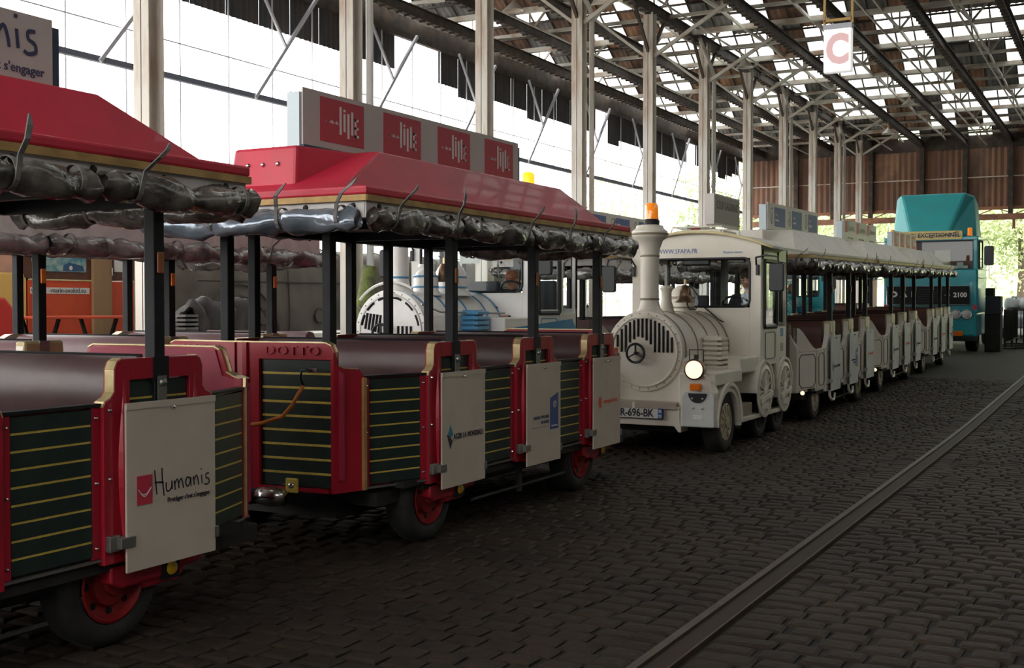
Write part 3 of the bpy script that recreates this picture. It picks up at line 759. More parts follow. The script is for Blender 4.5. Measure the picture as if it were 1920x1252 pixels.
BX2 = .88   # half width
def wagon(label, loc, style='red', ends='both', boards=(), sign=None, group=None, front=0, beacon=None, nose=True, bench=MAROON, side_roll=PVCD, front_roll=PVCB, slope=0, refl=AMBERD, roofy=(-2.28, 1.82), far=True, sign_y=(-2.0, .92), text_end=True, drop=0, name='train_wagon'):
    W = thing(name, label, 'wagon', loc, (slope, 0, 0), group)
    body = RED if style == 'red' else CREAM; roofm = ROOFRED if style == 'red' else CREAMR
    yf = -2.04 - front
    # chassis
    m = MB(); m.box(-.74, .74, yf + .1, 2.05, .30, .385); m.box(-.5, .5, yf + .0, 2.1, .22, .32); m.box(-.84, .84, -1.56 - front, 1.56, .36, .40)
    m.box(-.6, .6, -1.48 - front, -1.32 - front, .24, .30); m.box(-.6, .6, .92, 1.08, .24, .30)
    m.tube([(0, yf - (.5 if style == 'red' else .05), .36), (0, yf + .2, .30)], .03, 8); m.tube([(.82, -.9, .2), (.82, .6, .2)], .012, 6); m.box(.80, .83, -.2, -.15, .16, .4)
    m.build('chassis', CHAS, W)
    MB().box(-.84, .84, yf + .25, 1.8, .40, .44).build('floor_board', CHAS, W)
    # wheels
    rk = 'wheel_' + style
    for y in (-1.4 - front, 1.0):
        for s in (1, -1):
            place(rk, lambda: make_wheel(RIMRED if style == 'red' else RIMCR, style != 'red'), W, (s * .79, y, .29), (0, 0, 0 if s > 0 else PI))
        fd = MB(); dp = -1.21 if y < 0 else 1.21
        if style == 'red':
            fd.prism([(dp - .28, .375), (dp - .28, .30), (dp - .22, .27), (dp + .02, .27), (dp + .06, .30), (dp + .28, .30), (dp + .32, .34), (dp + .32, .375)][::-1], .74, .85)
            fd.prism([(dp - .1, .30), (dp - .06, .235), (dp + .16, .235), (dp + .22, .30)][::-1], .72, .83)
            fd.build('mudguard', RED, W, bev=.012)
            k = MB().box(.84, .865, dp + .03, dp + .13, .26, .36); k.build('lamp_bracket', BLACK, W)
            MB().lathe([(.001, .012), (.028, .010), (.034, 0)], 16, (.865, dp + .08, .31), 'x').build('side_reflector', M('yellow_reflector', (.6, .38, .02), .3) if 'yellow_reflector' not in bpy.data.materials else bpy.data.materials['yellow_reflector'], W, smooth=True)
    # door posts
    for yy in (-1.21, 0, 1.21):
        place('door_' + style, lambda: make_doorpost(style), W, (BX2, yy, 0))
        if far:
            # far side: plain stepped post seen only from inside
            def fp():
                q = MB(); L = [(-.345, .40), (-.345, 1.12), (-.28, 1.16), (-.27, 1.27), (-.23, 1.312), (.23, 1.312), (.27, 1.27), (.28, 1.16), (.345, 1.12), (.345, .40)] if style == 'red' else \
                    [(-.345, .36), (-.345, .96), (-.24, 1.05), (-.165, 1.28), (-.1, 1.31), (.1, 1.31), (.165, 1.28), (.24, 1.05), (.345, .96), (.345, .36)]
                q.prism(L[::-1], -.035, .035); o = q.build('far_doorpost', INRED if style == 'red' else CREAM, None, bev=.006)
                e = MB()
                for (a, b), (c, d) in zip(L[1:-2], L[2:-1]): e.bar((0, a, b + .002), (0, c, d + .002), .076, .006)
                e.build('edge_trim', GOLD, o); return o
            place('farpost_' + style, fp, W, (-BX2 + .035, yy, 0))
    # low side panels
    z0, z1 = (.43, 1.105) if style == 'red' else (.40, .955)
    def key_panel(k, a, b):
        return panel(W, a, b, z0, z1, style)
    for s in (1, -1):
        segs = [((BX2 - .02, -.865), (BX2 - .02, -.345)), ((BX2 - .02, .345), (BX2 - .02, .865)), ((BX2 - .02, 1.555), (.70, 2.03))]
        if front: segs += [((BX2 - .02, -1.555 - front), (BX2 - .02, -1.555)), ((.70, -2.03 - front), (BX2 - .02, -1.555 - front))]
        else: segs += [((.70, -2.03), (BX2 - .02, -1.555))]
        if style == 'red': MB().bar((s * .722, -2.055, .42), (s * .722, -2.055, 1.11), .03, .03).build('brass_strip', GOLD2, W)
        if s > 0:
            for a, b in segs: key_panel(0, a, b)
        else:
            q = MB()
            for a, b in segs: q.bar((-a[0], a[1], (z0 + z1) / 2), (-b[0], b[1], (z0 + z1) / 2), .04, z1 - z0)
            q.build('far_side_panel', INRED if style == 'red' else CREAM, W)
    # ends
    for e in (-1, 1):
        if style == 'red':
            for s in (-1, 1):
                S0 = Vector((0, -2.32 if e < 0 else 2.11)); S1 = Vector((s * .66, -2.275 if e < 0 else 2.08)); S2 = Vector((s * .725, -2.05 if e < 0 else 2.0))
                def PT_(t, z, off):
                    if e > 0 and t > .12 and t < .86: t = .12 + (t - .12) * (.46 - .12) / (.60 - .12) if t < .60 else (.46 + (t - .60) if t < .76 else .62 + (t - .76) * 2.4)
                    if t <= .66: p = S0.lerp(S1, t / .66); nrm = Vector((0, e * 1.0))
                    else: p = S1.lerp(S2, (t - .66) / .24); nrm = (Vector((s * .8, e * .6)) if t < .8 else Vector((s, 0))) if e < 0 else Vector((0, 1))
                    return (p.x - nrm.x * off, p.y - nrm.y * off, z)
                q = MB()
                def slab(t0, t1, za, zb, za2=None, zb2=None, o0=0, o1=.05):
                    za2 = za if za2 is None else za2; zb2 = zb if zb2 is None else zb2
                    vs = [PT_(t0, za, o0), PT_(t1, za2, o0), PT_(t1, zb2, o0), PT_(t0, zb, o0), PT_(t0, za, o1), PT_(t1, za2, o1), PT_(t1, zb2, o1), PT_(t0, zb, o1)]
                    q.add(vs, [(0,1,2,3),(7,6,5,4),(0,4,5,1),(1,5,6,2),(2,6,7,3),(3,7,4,0)])
                slab(0, .03, .42, 1.325, o0=-.004); slab(.03, .07, .42, 1.325, o0=.012); slab(.07, .12, .42, 1.325)
                slab(.12, .60, 1.225, 1.325); slab(.12, .62, .42, .445)
                slab(.60, .64, 1.225, 1.325, 1.225, 1.31); slab(.64, .66, .42, 1.31, .42, 1.27)
                slab(.66, .69, .42, 1.27, .42, 1.19); slab(.69, .74, .42, 1.19, .42, 1.17); slab(.74, .86, .42, 1.17, .42, 1.162); slab(.86, .90, .42, 1.162, .42, 1.115)
                o = q.build('end_panel', RED, W, smooth=False)
                # slats
                n = 9; hh = (1.225 - .445) / n
                for i in range(n):
                    z = .445 + hh * i
                    r_ = MB(); za, zb = z + .005, z + hh - .005
                    vs = [PT_(.12, za, .02), PT_(.645, za, .02), PT_(.645, zb, .02), PT_(.12, zb, .02), PT_(.12, za, .045), PT_(.645, za, .045), PT_(.645, zb, .045), PT_(.12, zb, .045)]
                    r_.add(vs, [(0,1,2,3),(7,6,5,4),(0,4,5,1),(1,5,6,2),(2,6,7,3),(3,7,4,0)]).build('slat', GREEN, o)
                    if i:
                        r_ = MB(); za, zb = z - .0068, z + .0068
                        vs = [PT_(.135, za, .016), PT_(.64, za, .016), PT_(.64, zb, .016), PT_(.135, zb, .016), PT_(.12, za, .045), PT_(.645, za, .045), PT_(.645, zb, .045), PT_(.12, zb, .045)]
                        r_.add(vs, [(0,1,2,3),(7,6,5,4),(0,4,5,1),(1,5,6,2),(2,6,7,3),(3,7,4,0)]).build('stripe', STRIPE, o)
                # gold edging
                gp = [PT_(t, z, .028) for t, z in ((0, 1.328), (.60, 1.328), (.64, 1.312), (.66, 1.272), (.69, 1.192), (.74, 1.172), (.86, 1.165), (.90, 1.117), (.90, .8), (.90, .43))]
                g = MB()
                for a, b in zip(gp, gp[1:]): g.bar(a, b, .056, .007) if abs(a[2] - b[2]) < .025 and a[2] > 1.16 else g.bar(a, b, .014, .02)
                g.build('edge_trim', GOLD, o)
                if e < 0 and text_end:
                    t = text('DOTTO' if s > 0 else 'TRENINI', .078, RED, o, (s * .37, PT_(.37, 1.27, 0)[1] - .003, 1.275), 'y', ext=.008, sp=1.12, sx=1.35 if s > 0 else 1.1)
                    t.rotation_euler = (PI / 2, 0, s * .05)
            ue = .6 if e < 0 else .47; q = MB(); q.prism([(-.70, .5), (-.70, 1.14), (-ue - .05, 1.17), (-ue, 1.31), (ue, 1.31), (ue + .05, 1.17), (.70, 1.14), (.70, .5)], -2.24 if e < 0 else 2.05, -2.22 if e < 0 else 2.03, 'y')
            q.build('inner_end_board', INRED, W)
        else:
            yy = e * 2.04 + (-front if e < 0 else 0)
            q = MB(); q.prism([(-.72, .40), (-.72, 1.0), (-.66, 1.1), (-.6, 1.2), (-.55, 1.27), (.55, 1.27), (.6, 1.2), (.66, 1.1), (.72, 1.0), (.72, .40)], yy, yy + e * .05, 'y')
            o = q.build('end_panel', CREAM, W, bev=.008)
            P = [(-.6, .48), (-.6, .95), (-.5, 1.1), (.5, 1.1), (.6, .95), (.6, .48), (-.6, .48)]
            MB().tube([(a, yy + e * .052, b) for a, b in P], .006, 5).build('pinstripe', LINE, o)
    if style != 'red' and front:
        # swooping front wing panels
        for s in (1, -1):
            a = Vector((.70, -2.03 - front)); b = Vector((BX2 - .02, -1.555 - front))
            q = MB(); prof = []
            for k in range(9):
                t = k / 8; z = .955 + .30 * (1 - t * t * (3 - 2 * t))
                p = a.lerp(b, t); prof.append((s * p.x, p.y, z))
            vs = [(x, y, .95) for x, y, z in prof] + prof + [(x - s * .045, y, .95) for x, y, z in prof] + [(x - s * .045, y, z) for x, y, z in prof]
            fs = []
            for k in range(8): fs += [(k, k + 1, 9 + k + 1, 9 + k), (18 + k, 27 + k, 27 + k + 1, 18 + k + 1), (9 + k, 9 + k + 1, 27 + k + 1, 27 + k)]
            q.add(vs, fs).build('front_wing', CREAM, W)
    # benches
    def mk_bench():
        prof = [(-.50, .45), (-.52, .74), (-.47, .80), (-.17, .79), (-.13, .84), (-.115, 1.0), (-.135, 1.1), (-.12, 1.22), (-.085, 1.285), (-.03, 1.312),
                (.03, 1.312), (.085, 1.285), (.12, 1.22), (.135, 1.1), (.115, 1.0), (.13, .84), (.17, .79), (.47, .80), (.52, .74), (.50, .45)]
        q = MB().prism(prof[::-1], -.76, .76); o = q.build('bench', bench, None, smooth='auto')
        MB().tube([(-.76, 0, 1.316), (.76, 0, 1.316)], .008, 6).build('piping', BLACK, o)
        return o
    for yy in (-1.21, 0, 1.21): place('bench_' + bench.name, mk_bench, W, (0, yy, 0))
    def mk_half():
        prof = [(-.10, .45), (-.10, 1.24), (-.06, 1.30), (0, 1.312), (.05, 1.28), (.08, 1.15), (.06, 1.0), (.08, .84), (.13, .79), (.38, .80), (.43, .74), (.41, .45)]
        q = MB().prism(prof[::-1], -.62, .62); return q.build('end_bench', bench, None, smooth='auto')
    if style != 'red': place('endbench_' + bench.name, mk_half, W, (0, -2.06 - front, 0))
    if style != 'red': place('endbench_' + bench.name, mk_half, W, (0, 2.02, 0), (0, 0, PI))
    # posts
    pm = 'post'
    def mk_post():
        o = MB().box(-.033, .033, -.033, .033, .45, 2.12).build('post', BLACK, None, bev=.006); return o
    def mk_ref():
        o = MB().box(.0, .012, -.02, .02, 1.70, 1.80).build('side_reflector', refl, None, bev=.006); return o
    for yy in (-1.21, 0, 1.21):
        place('post', mk_post, W, (.845, yy, 0)); place('refl' + refl.name, mk_ref, W, (.878, yy, 0))
    for yy in (-1.21, 0, .55, 1.21) if style == 'red' else (-1.21, 0, 1.21): place('post', mk_post, W, (-.845, yy, 0))
    for xx in (-.35, .47): place('post', mk_post, W, (xx, -2.06 - front, 0))
    # roof
    ry0, ry1 = roofy[0] - front, roofy[1]; hw = .905; z = 2.17
    m = MB()
    a = [(-hw, ry0, z + .035), (hw, ry0, z + .035), (hw, ry1, z + .035), (-hw, ry1, z + .035)]
    b = [(x, y, z + .085) for x, y, _ in a]
    bi = .70; by0, by1 = ry0 + .10, ry1 - .15
    c_ = [(-bi, by0, z + .115), (bi, by0, z + .115), (bi, by1, z + .115), (-bi, by1, z + .115)]
    ti = .50; ty0, ty1 = ry0 + .72, ry1 - .62
    d_ = [(-ti, ty0, z + .39), (ti, ty0, z + .39), (ti, ty1, z + .39), (-ti, ty1, z + .39)]
    vs = a + b + c_ + d_
    fs = [(0, 3, 2, 1)]
    for lv in (0, 4, 8): fs += [(lv + i, lv + (i + 1) % 4, lv + 4 + (i + 1) % 4, lv + 4 + i) for i in range(4)]
    fs += [(12, 13, 14, 15)]
    m.add(vs, fs)
    roof = m.build('roof', roofm, W, bev=.012)
    if nose:
        q = MB(); ns = .25; yb = ry0 + .14
        vs = [(-ns - .02, yb, z + .10), (ns + .02, yb, z + .10), (ns, yb + .04, z + .385), (-ns, yb + .04, z + .385),
              (-ti + .12, ty0 + .4, z + .10), (ti - .12, ty0 + .4, z + .10), (ti - .12, ty0 + .25, z + .3895), (-ti + .12, ty0 + .25, z + .3895)]
        q.add(vs, [(0, 1, 2, 3), (1, 5, 6, 2), (3, 2, 6, 7), (4, 0, 3, 7), (0, 4, 5, 1), (4, 7, 6, 5)])
        q.build('roof_nose', roofm, roof, bev=.02)
        if style == 'red':
            b_ = MB()
            for xx in (-.12, .0, .12): b_.lathe([(.001, -.012), (.009, -.010), (.016, 0), (.016, .006)], 10, (xx, yb + .02, z + .27), 'y')
            b_.build('bolts', CHROME, roof, kind='stuff')
    tr = MB()
    for (x0, y0), (x1, y1) in zip([(-hw, ry0), (hw, ry0), (hw, ry1), (-hw, ry1)], [(hw, ry0), (hw, ry1), (-hw, ry1), (-hw, ry0)]):
        tr.bar((x0, y0, z + .016), (x1, y1, z + .016), .012, .036)
    tr.build('roof_trim', GOLD2 if style != 'red' or True else GOLD, W)
    MB().box(-.87, .87, ry0 + .03, ry1 - .03, z - .015, z + .002).build('ceiling_liner', VAL, W)
    fr = MB()
    for s in (-1, 1): fr.box(s * .845 - .03, s * .845 + .03, ry0 + .05, ry1 - .05, z - .10, z - .02)
    fr.box(-.84, .84, ry0 + .04, ry0 + .1, z - .10, z - .02); fr.box(-.84, .84, ry1 - .1, ry1 - .04, z - .10, z - .02)
    for yy in (-1.21, 0, 1.21): fr.box(-.84, .84, yy - .025, yy + .025, z - .09, z - .02)
    fr.build('roof_frame', BLACK, W)
    va = MB()
    for s in (-1, 1): va.box(s * .885 - .005, s * .885 + .005, ry0 + .02, ry1 - .02, z - .10 - drop, z)
    va.box(-.88, .88, ry0 + .015, ry0 + .025, z - .10, z); va.box(-.88, .88, ry1 - .025, ry1 - .015, z - .10, z)
    va.build('valance', VAL, W)
    tb = MB(); y = ry0 + .15
    while y < ry1:
        tb.lathe([(.001, .01), (.016, .008), (.02, 0)], 8, (.89, y, z - .03), 'x'); y += .42
    for xx in (-.75, -.35, .05, .45, .8): tb.lathe([(.001, -.01), (.016, -.008), (.02, 0)], 8, (xx, ry0 + .013, z - .03), 'y')
    tb.build('turn_buttons', BLACK, W, kind='stuff')
    # curtains
    sd = int(abs(loc[1]) * 13 + abs(loc[0]))
    zc = z - .095 - drop; L = ry1 - ry0
    nseg = 4 if not front else 5
    for s in (1, -1):
        cuts = [ry0 + L * i / nseg for i in range(nseg + 1)]
        for i in range(nseg):
            a_, b_ = cuts[i] + .01, cuts[i + 1] - .01; ll = b_ - a_
            pin = [ll * .18, ll * .55, ll * .88]
            dz_ = 0 if s > 0 else .055
            o = lumpy((s * .935, a_, zc + dz_), (s * .935, b_, zc - .01 + dz_), .072 if s > 0 else .042, sd + i * 7 + (s > 0), pinch=pin, sag=.015).build('rolled_curtain', (side_roll if s > 0 else front_roll), W, smooth=True)
            if s > 0:
                for j, q in enumerate(pin):
                    if (j == 1 and i % 2): continue
                    if style != 'red' and (i * 3 + j) % 3: continue
                    st = place('strap%d' % ((i * 3 + j) % 5), lambda: strap_mb(.078, (i * 3 + j) % 5 + 40).build('strap', STRAPM, None), W, (s * .935, a_ + q, zc))
    for e, yy, mt in ((-1, ry0 - .02, front_roll), (1, ry1 + .02, side_roll)):
        a_ = -.86; pin = [.12, .62, 1.16, 1.6]
        lumpy((-.86, yy, zc), (.86, yy, zc - .01), .075, sd + 91 + e, pinch=pin, sag=.02).build('rolled_curtain', mt, W, smooth=True)
        for j, q in enumerate(pin):
            place('strap%d' % ((j + 2) % 5), lambda: strap_mb(.078, 42).build('strap', STRAPM, None), W, (-.86 + q, yy, zc), (0, 0, -PI / 2 if e < 0 else PI / 2))
    # advert boards
    for yy, bd in zip((-1.21, 0, 1.21), boards):
        if bd is None: continue
        X = .93; zb, zt = .355, 1.115
        o = MB().box(X - .012, X, yy - .262, yy + .31, zb, zt).build('advert_board', BOARD if style == 'red' else BOARDC, W, bev=.003)
        MB().box(X, X + .004, yy - .262, yy + .31, zt - .03, zt).build('top_fold', BOARD if style == 'red' else BOARDC, o)
        hb = MB(); hb.lathe([(.001, .018), (.008, .015), (.011, 0)], 10, (X, yy + .02, zt - .035), 'x')
        hb.build('screw', CHROME, o); hb = MB()
        hb.box(X - .05, X + .008, yy - .30, yy - .215, .47, .52); hb.box(X - .05, X - .02, yy - .34, yy - .28, .46, .53); hb.build('bracket', STEEL, o, bev=.003); hb = MB(); hb.box(X - .05, X + .006, yy + .295, yy + .33, .42, .475)
        hb.build('bracket', STEEL, o, bev=.003)
        c = yy + .03
        if bd == 'humanis': humanis(o, X + .001, yy - .095, .685, .108)
        elif bd == 'ag2r':
            D = MB(); D.prism([(0, .07), (.035, .0), (.0, -.015), (-.035, 0)][::-1], X, X + .002); D.v = [(a, b_ + yy - .16, q + .70) for a, b_, q in D.v]; D.build('logo_diamond', TEALINK, o)
            D = MB(); D.prism([(-.04, .02), (0, .0), (.03, -.03), (0, -.08)], X + .0005, X + .0025); D.v = [(a, b_ + yy - .165, q + .69) for a, b_, q in D.v]; D.build('logo_dark_diamond', INK, o)  # second diamond of the printed logo, in dark ink
            text('AG2R LA MONDIALE', .05, INK, o, (X + .001, yy + .08, .685), 'x', sx=.86, bold=.0008)
        elif bd == 'banque':
            MB().prism([(yy + .12, .60), (yy + .265, .60), (yy + .265, .88), (yy + .12, .84)], X, X + .002).build('logo_square', BLUEINK, o)
            strokes([[(-.4, 0), (.4, .1)], [(0, -.4), (.1, .4)], [(-.3, -.3), (.3, .3)], [(-.3, .3), (.3, -.2)]], WINK, o, (X + .001, yy + .2, .79), .07, .22, 'logo_star')
            text('BANQUE POPULAIRE', .034, INKN, o, (X + .001, yy - .03, .705), 'x', sx=.8); text('DU NORD', .034, INKN, o, (X + .001, yy + .035, .665), 'x', sx=.85)
            text('BANQUE & ASSURANCE', .014, WINK, o, (X + .003, yy + .193, .625), 'x', sx=.7)
            MB().box(X, X + .0015, yy - .2, yy + .1, .630, .632).build('rule_line', INKN, o)
        elif bd == 'cites':
            D = MB(); D.prism([(.035 * cos(a), .05 * sin(a)) for a in [2 * PI * i / 16 for i in range(16)]], X, X + .002); D.v = [(a, b_ + yy - .13, q + .735) for a, b_, q in D.v]; D.build('logo_oval', ORINK, o)
            text('entreprises/cités', .055, ORINK, o, (X + .001, yy + .09, .74), 'x', sx=.82)
    # sign
    if sign:
        y0, y1 = sign_y; X = .24; zb = z + .40; zt = zb + .36
        sg = MB().box(X - .012, X, y0, y1, zb, zt).build('roof_sign', SIGNW, W)
        MB().box(X - .11, X - .012, y1, y1 + .05, zb, zt - .03).build('sign_end', SIGNF, sg); MB().box(X - .11, X - .014, y0 - .02, y0 + .02, zb - .01, zt - .03).build('sign_end', ALU, sg)
        MB().box(X - .11, X + .006, y0, y1, zb - .012, zb).build('sign_foot', SIGNF, sg); MB().box(X - .11, X - .1, y0, y1, zb, zt - .02).build('sign_back', SIGNW, sg)
        n = len(sign); 
        if sign[0] == 'humanis1':
            humanis(sg, X + .001, y1 - 1.83, zb + .155, .165 * 3.3 / 3.3 * 1.0 * 1.0 if False else .53, logo=False) if False else None
            s_ = .225; strokes([[(a, b) for a, b in pl] for pl in HUM], INKN, sg, (X + .001, y1 - .09 - 3.35 * s_ * 1.0, zb + .165), s_, .085)
            text("Protéger c'est s'engager", .062, INKN, sg, (X + .001, y1 - .05, zb + .095), 'x', align='RIGHT', bold=.0006)
        else:
            Lw = y1 - y0
            for i, k in enumerate(sign):
                if k == 'lille':
                    cs = (.06 + .247 * i); lille(sg, X, y0 + Lw * cs, y0 + Lw * (cs + .165), zb + .045, zt - .03)
                elif k == 'hdf':
                    cs = .03 + .33 * i; hdf(sg, X, y0 + Lw * cs, y0 + Lw * (cs + .285), zb + .05, zt - .05)
                elif k == 'hum':
                    cs = .05 + .33 * i; MB().box(X, X + .002, y0 + Lw * cs, y0 + Lw * (cs + .06), zb + .15, zt - .02).build('logo_square', REDINK, sg)
                    strokes(HUM, GREYINK, sg, (X, y0 + Lw * (cs + .08), zb + .17), .16, .1); text("Protéger c'est s'engager", .045, GREYINK, sg, (X + .001, y0 + Lw * (cs + .15), zb + .06), 'x')
    if beacon:
        by = 1.67 if style == 'red' else sign_y[1] + .35
        bx = 0
        bz = z + (.115 if style == 'red' else .33)
        q = MB().lathe([(.055, 0), (.06, .02), (.05, .32 if style == 'red' else .08)], 16, (bx, by - .1, bz)).build('beacon_base', YFRAME if style == 'red' else BLACK, W, smooth='auto')
        MB().lathe([(.058, 0), (.055, .13), (.045, .155), (.001, .165)], 18, (bx, by - .1, bz + (.32 if style == 'red' else .08))).build('beacon_lens', YBEACON if style == 'red' else BEACON, W, smooth=True)
    return W

w1 = wagon('nearest red wagon with a white advert board, cropped by the left edge', (-4.88, 2.85, 0), boards=(None, None, 'humanis'), sign=['humanis1'], sign_y=(-2.0, 1.16), text_end=False, group='red wagons')
w2 = wagon('red wagon with embossed end panel and four red squares on its roof sign', (-4.88, 7.97, 0), boards=('ag2r', 'banque', 'cites'), sign=['lille'] * 4, sign_y=(-2.02, .91), beacon=True, group='red wagons')
# trailing front wagon hardware between the wagons
tg = thing('tow_strap', 'orange strap with a black hook hanging across the green slatted end panel', 'strap', (-4.47, 5.645, 1.09))
MB().tube([(.30, -.12, -.27), (.18, -.10, -.25), (.06, -.05, -.21), (.0, -.03, -.14), (-.04, -.02, -.07), (-.07, -.01, -.02)], .012, 8).xf(Matrix.Scale(-1, 4, (1, 0, 0)) @ Matrix.Identity(4)).build('strap', ROPE, tg, smooth=True)
MB().tube([(.07, -.01, -.02), (.05, -.015, .03), (.07, -.02, .075), (.11, -.02, .08), (.12, -.01, .06)], .008, 8).build('hook', BLKPL, tg, smooth=True)
MB().box(.10, .16, .0, .02, .06, .085).build('hook_eye', CHROME, tg, bev=.004)
hd = thing('tow_hitch', 'dark tow bar with a shiny ball cover between the two red wagons', 'hitch', (-4.80, 5.45, .40))
MB().tube([(0, -.35, -.02), (0, .35, -.04)], .035, 10).build('bar', CHAS, hd, smooth=True)
MB().lathe([(.001, -.10), (.05, -.09), (.06, -.03), (.06, .03), (.05, .09), (.001, .10)], 14, (.22, .1, -.0), 'x').build('ball_cover', CHROME, hd, smooth=True)
MB().tube([(.0, -.2, .0), (.03, -.24, -.12), (-.03, -.2, -.2), (-.05, -.1, -.15)], .01, 6).build('cable', BLKPL, hd, smooth=True)
MB().lathe([(.001, -.01), (.04, -.008), (.045, 0)], 16, (-.02, -.16, .08), 'y').build('number_disc', BLKPL, hd)
text('3', .06, WINK, hd, (-.02, -.172, .08), 'y')
lk = thing('end_plate_light', 'small yellow lamp plate on the lower edge of the slatted end panel', 'lamp', (-4.50, 5.66, .46))
MB().box(-.045, .045, -.02, .0, -.045, .045).build('plate', STRIPE, lk, bev=.008); MB().ball((0, -.022, .0), .018, 8, (1.3, .5, 1)).build('lens', CHROME, lk, smooth=True)

# ------------------------------------------------------------------ person
def person(label, loc, hair=HAIR, rot=0, s=1.0):
    """seated figure facing -y, hands on a wheel; origin at the seat"""
    P = thing('person', label, 'person', loc, (0, 0, rot))
    V = [(0, .03, .06), (0, .02, .25), (0, 0, .44), (0, -.01, .53), (0, -.035, .59),
         (.17, 0, .47), (.22, -.10, .27), (.15, -.33, .22), (.12, -.42, .24),
         (-.17, 0, .47), (-.22, -.10, .27), (-.15, -.33, .22), (-.12, -.42, .24),
         (.10, -.05, .05), (.12, -.42, .08), (.12, -.48, -.30), (.12, -.58, -.36),
         (-.10, -.05, .05), (-.12, -.42, .08), (-.12, -.48, -.30), (-.12, -.58, -.36)]
    E_ = [(0,1),(1,2),(2,3),(3,4),(2,5),(5,6),(6,7),(7,8),(2,9),(9,10),(10,11),(11,12),(0,13),(13,14),(14,15),(15,16),(0,17),(17,18),(18,19),(19,20)]
    R = [.15,.15,.14,.055,.052,.07,.052,.038,.03,.07,.052,.038,.03,.10,.075,.05,.04,.10,.075,.05,.04]
    def skin_obj(name, V, E_, R, mat, par, lv=2, fl=1.0):
        me = bpy.data.meshes.new(name); me.from_pydata(V, E_, []); me.materials.append(mat)
        o = link(name, me, par); m = o.modifiers.new('skin', 'SKIN'); 
        for i, sv in enumerate(me.skin_vertices[0].data): sv.radius = (R[i], R[i] * fl); sv.use_root = (i == 0)
        m.use_smooth_shade = True
        u = o.modifiers.new('sub', 'SUBSURF'); u.levels = lv; u.render_levels = lv
        return o
    skin_obj('body', V[:5] , E_[:4], [.11, .11, .10, .055, .052], SKIN, P)
    suit = skin_obj('suit', V[:3] + V[5:], [(0,1),(1,2)] + [(a - 2 if a > 2 else a, b - 2) for a, b in E_[4:]], R[:3] + R[5:], SUIT, P)
    # head tilted down
    h = MB(); n = 16; prof = [(.0, -.125), (.030, -.12), (.052, -.10), (.068, -.06), (.076, 0), (.079, .05), (.070, .09), (.045, .115), (.0, .125)]
    for i, (r_, z_) in enumerate(prof):
        for k in range(n):
            a = 2 * PI * k / n; y = r_ * 1.12 * sin(a); x = r_ * cos(a)
            if y < 0 and -.09 < z_ < .02: y *= 1.02
            h.v.append((x, y - (.012 if z_ < -.05 else 0), z_))
    for i in range(len(prof) - 1):
        for k in range(n): h.f.append([i * n + k, i * n + (k + 1) % n, (i + 1) * n + (k + 1) % n, (i + 1) * n + k]); h.m.append(0)
    h.add([(-.014, -.082, .012), (.014, -.082, .012), (.018, -.085, -.035), (-.018, -.085, -.035), (0, -.112, -.03)], [(0, 1, 4), (1, 2, 4), (2, 3, 4), (3, 0, 4)])
    for sx in (-1, 1): h.ball((sx * .080, .01, -.0), .022, 6, (.4, .8, 1.3))
    T = Matrix.Translation((0, -.05, .70)) @ Matrix.Rotation(math.radians(22), 4, 'X')
    hd = h.xf(T).build('head', SKIN, P, smooth=True)
    m = MB()
    for sx in (-1, 1): m.ball((sx * .030, -.083, .015), .010, 6, (1.4, .5, .6))
    m.mi = 1; m.ball((0, -.083, -.062), .012, 6, (2, .4, .35)); m.mi = 0
    for sx in (-1, 1): m.bar((sx * .016, -.088, .035), (sx * .048, -.080, .037), .006)
    m.xf(T).build('facial_features', [INK, M('lips', (.35, .12, .10), .5) if 'lips' not in bpy.data.materials else bpy.data.materials['lips']], hd)
    m = MB(); pr = [(.083, .03), (.085, .06), (.077, .095), (.052, .122), (.001, .135)]
    for r_, z_ in pr:
        for k in range(n):
            a = 2 * PI * k / n; f = 1 + .03 * sin(5 * a); y = r_ * 1.14 * sin(a) * f
            m.v.append((r_ * cos(a) * f, y + .006, z_ - (.05 * max(0, sin(a)) if z_ < .07 else 0)))
    for i in range(4):
        for k in range(n): m.f.append([i * n + k, i * n + (k + 1) % n, (i + 1) * n + (k + 1) % n, (i + 1) * n + k]); m.m.append(0)
    m.xf(T).build('hair', hair, hd, smooth=True)
    sh = MB(); sh.add([(-.055, -.085, .52), (.055, -.085, .52), (.0, -.155, .28)], [(0, 2, 1)]); sh.add([(-.06, -.07, .53), (-.02, -.11, .49), (-.055, -.105, .47)], [(0, 2, 1)]); sh.add([(.06, -.07, .53), (.02, -.11, .49), (.055, -.105, .47)], [(0, 1, 2)])
    so = sh.build('shirt_front', SHIRT, P); q = so.modifiers.new('s', 'SOLIDIFY'); q.thickness = .01; q.offset = 1
    for sx in (-1, 1):
        hV = [(0, 0, 0), (0, -.05, 0)]; 
        hand = MB().ball((sx * .115, -.45, .245), .038, 8, (.8, 1.1, .5))
        for k in range(4):
            x = sx * .115 + (k - 1.5) * .017; l = (.05, .06, .055, .042)[k]
            hand.tube([(x, -.48, .25), (x, -.48 - l * .6, .252), (x, -.48 - l * .8, .235), (x, -.47 - l * .6, .215)], [.009, .0085, .008, .007], 6)
        hand.tube([(sx * .09, -.45, .24), (sx * .07, -.475, .235), (sx * .068, -.495, .228)], [.010, .009, .008], 6)
        hand.build('hand', SKIN, P, smooth=True)
    return P

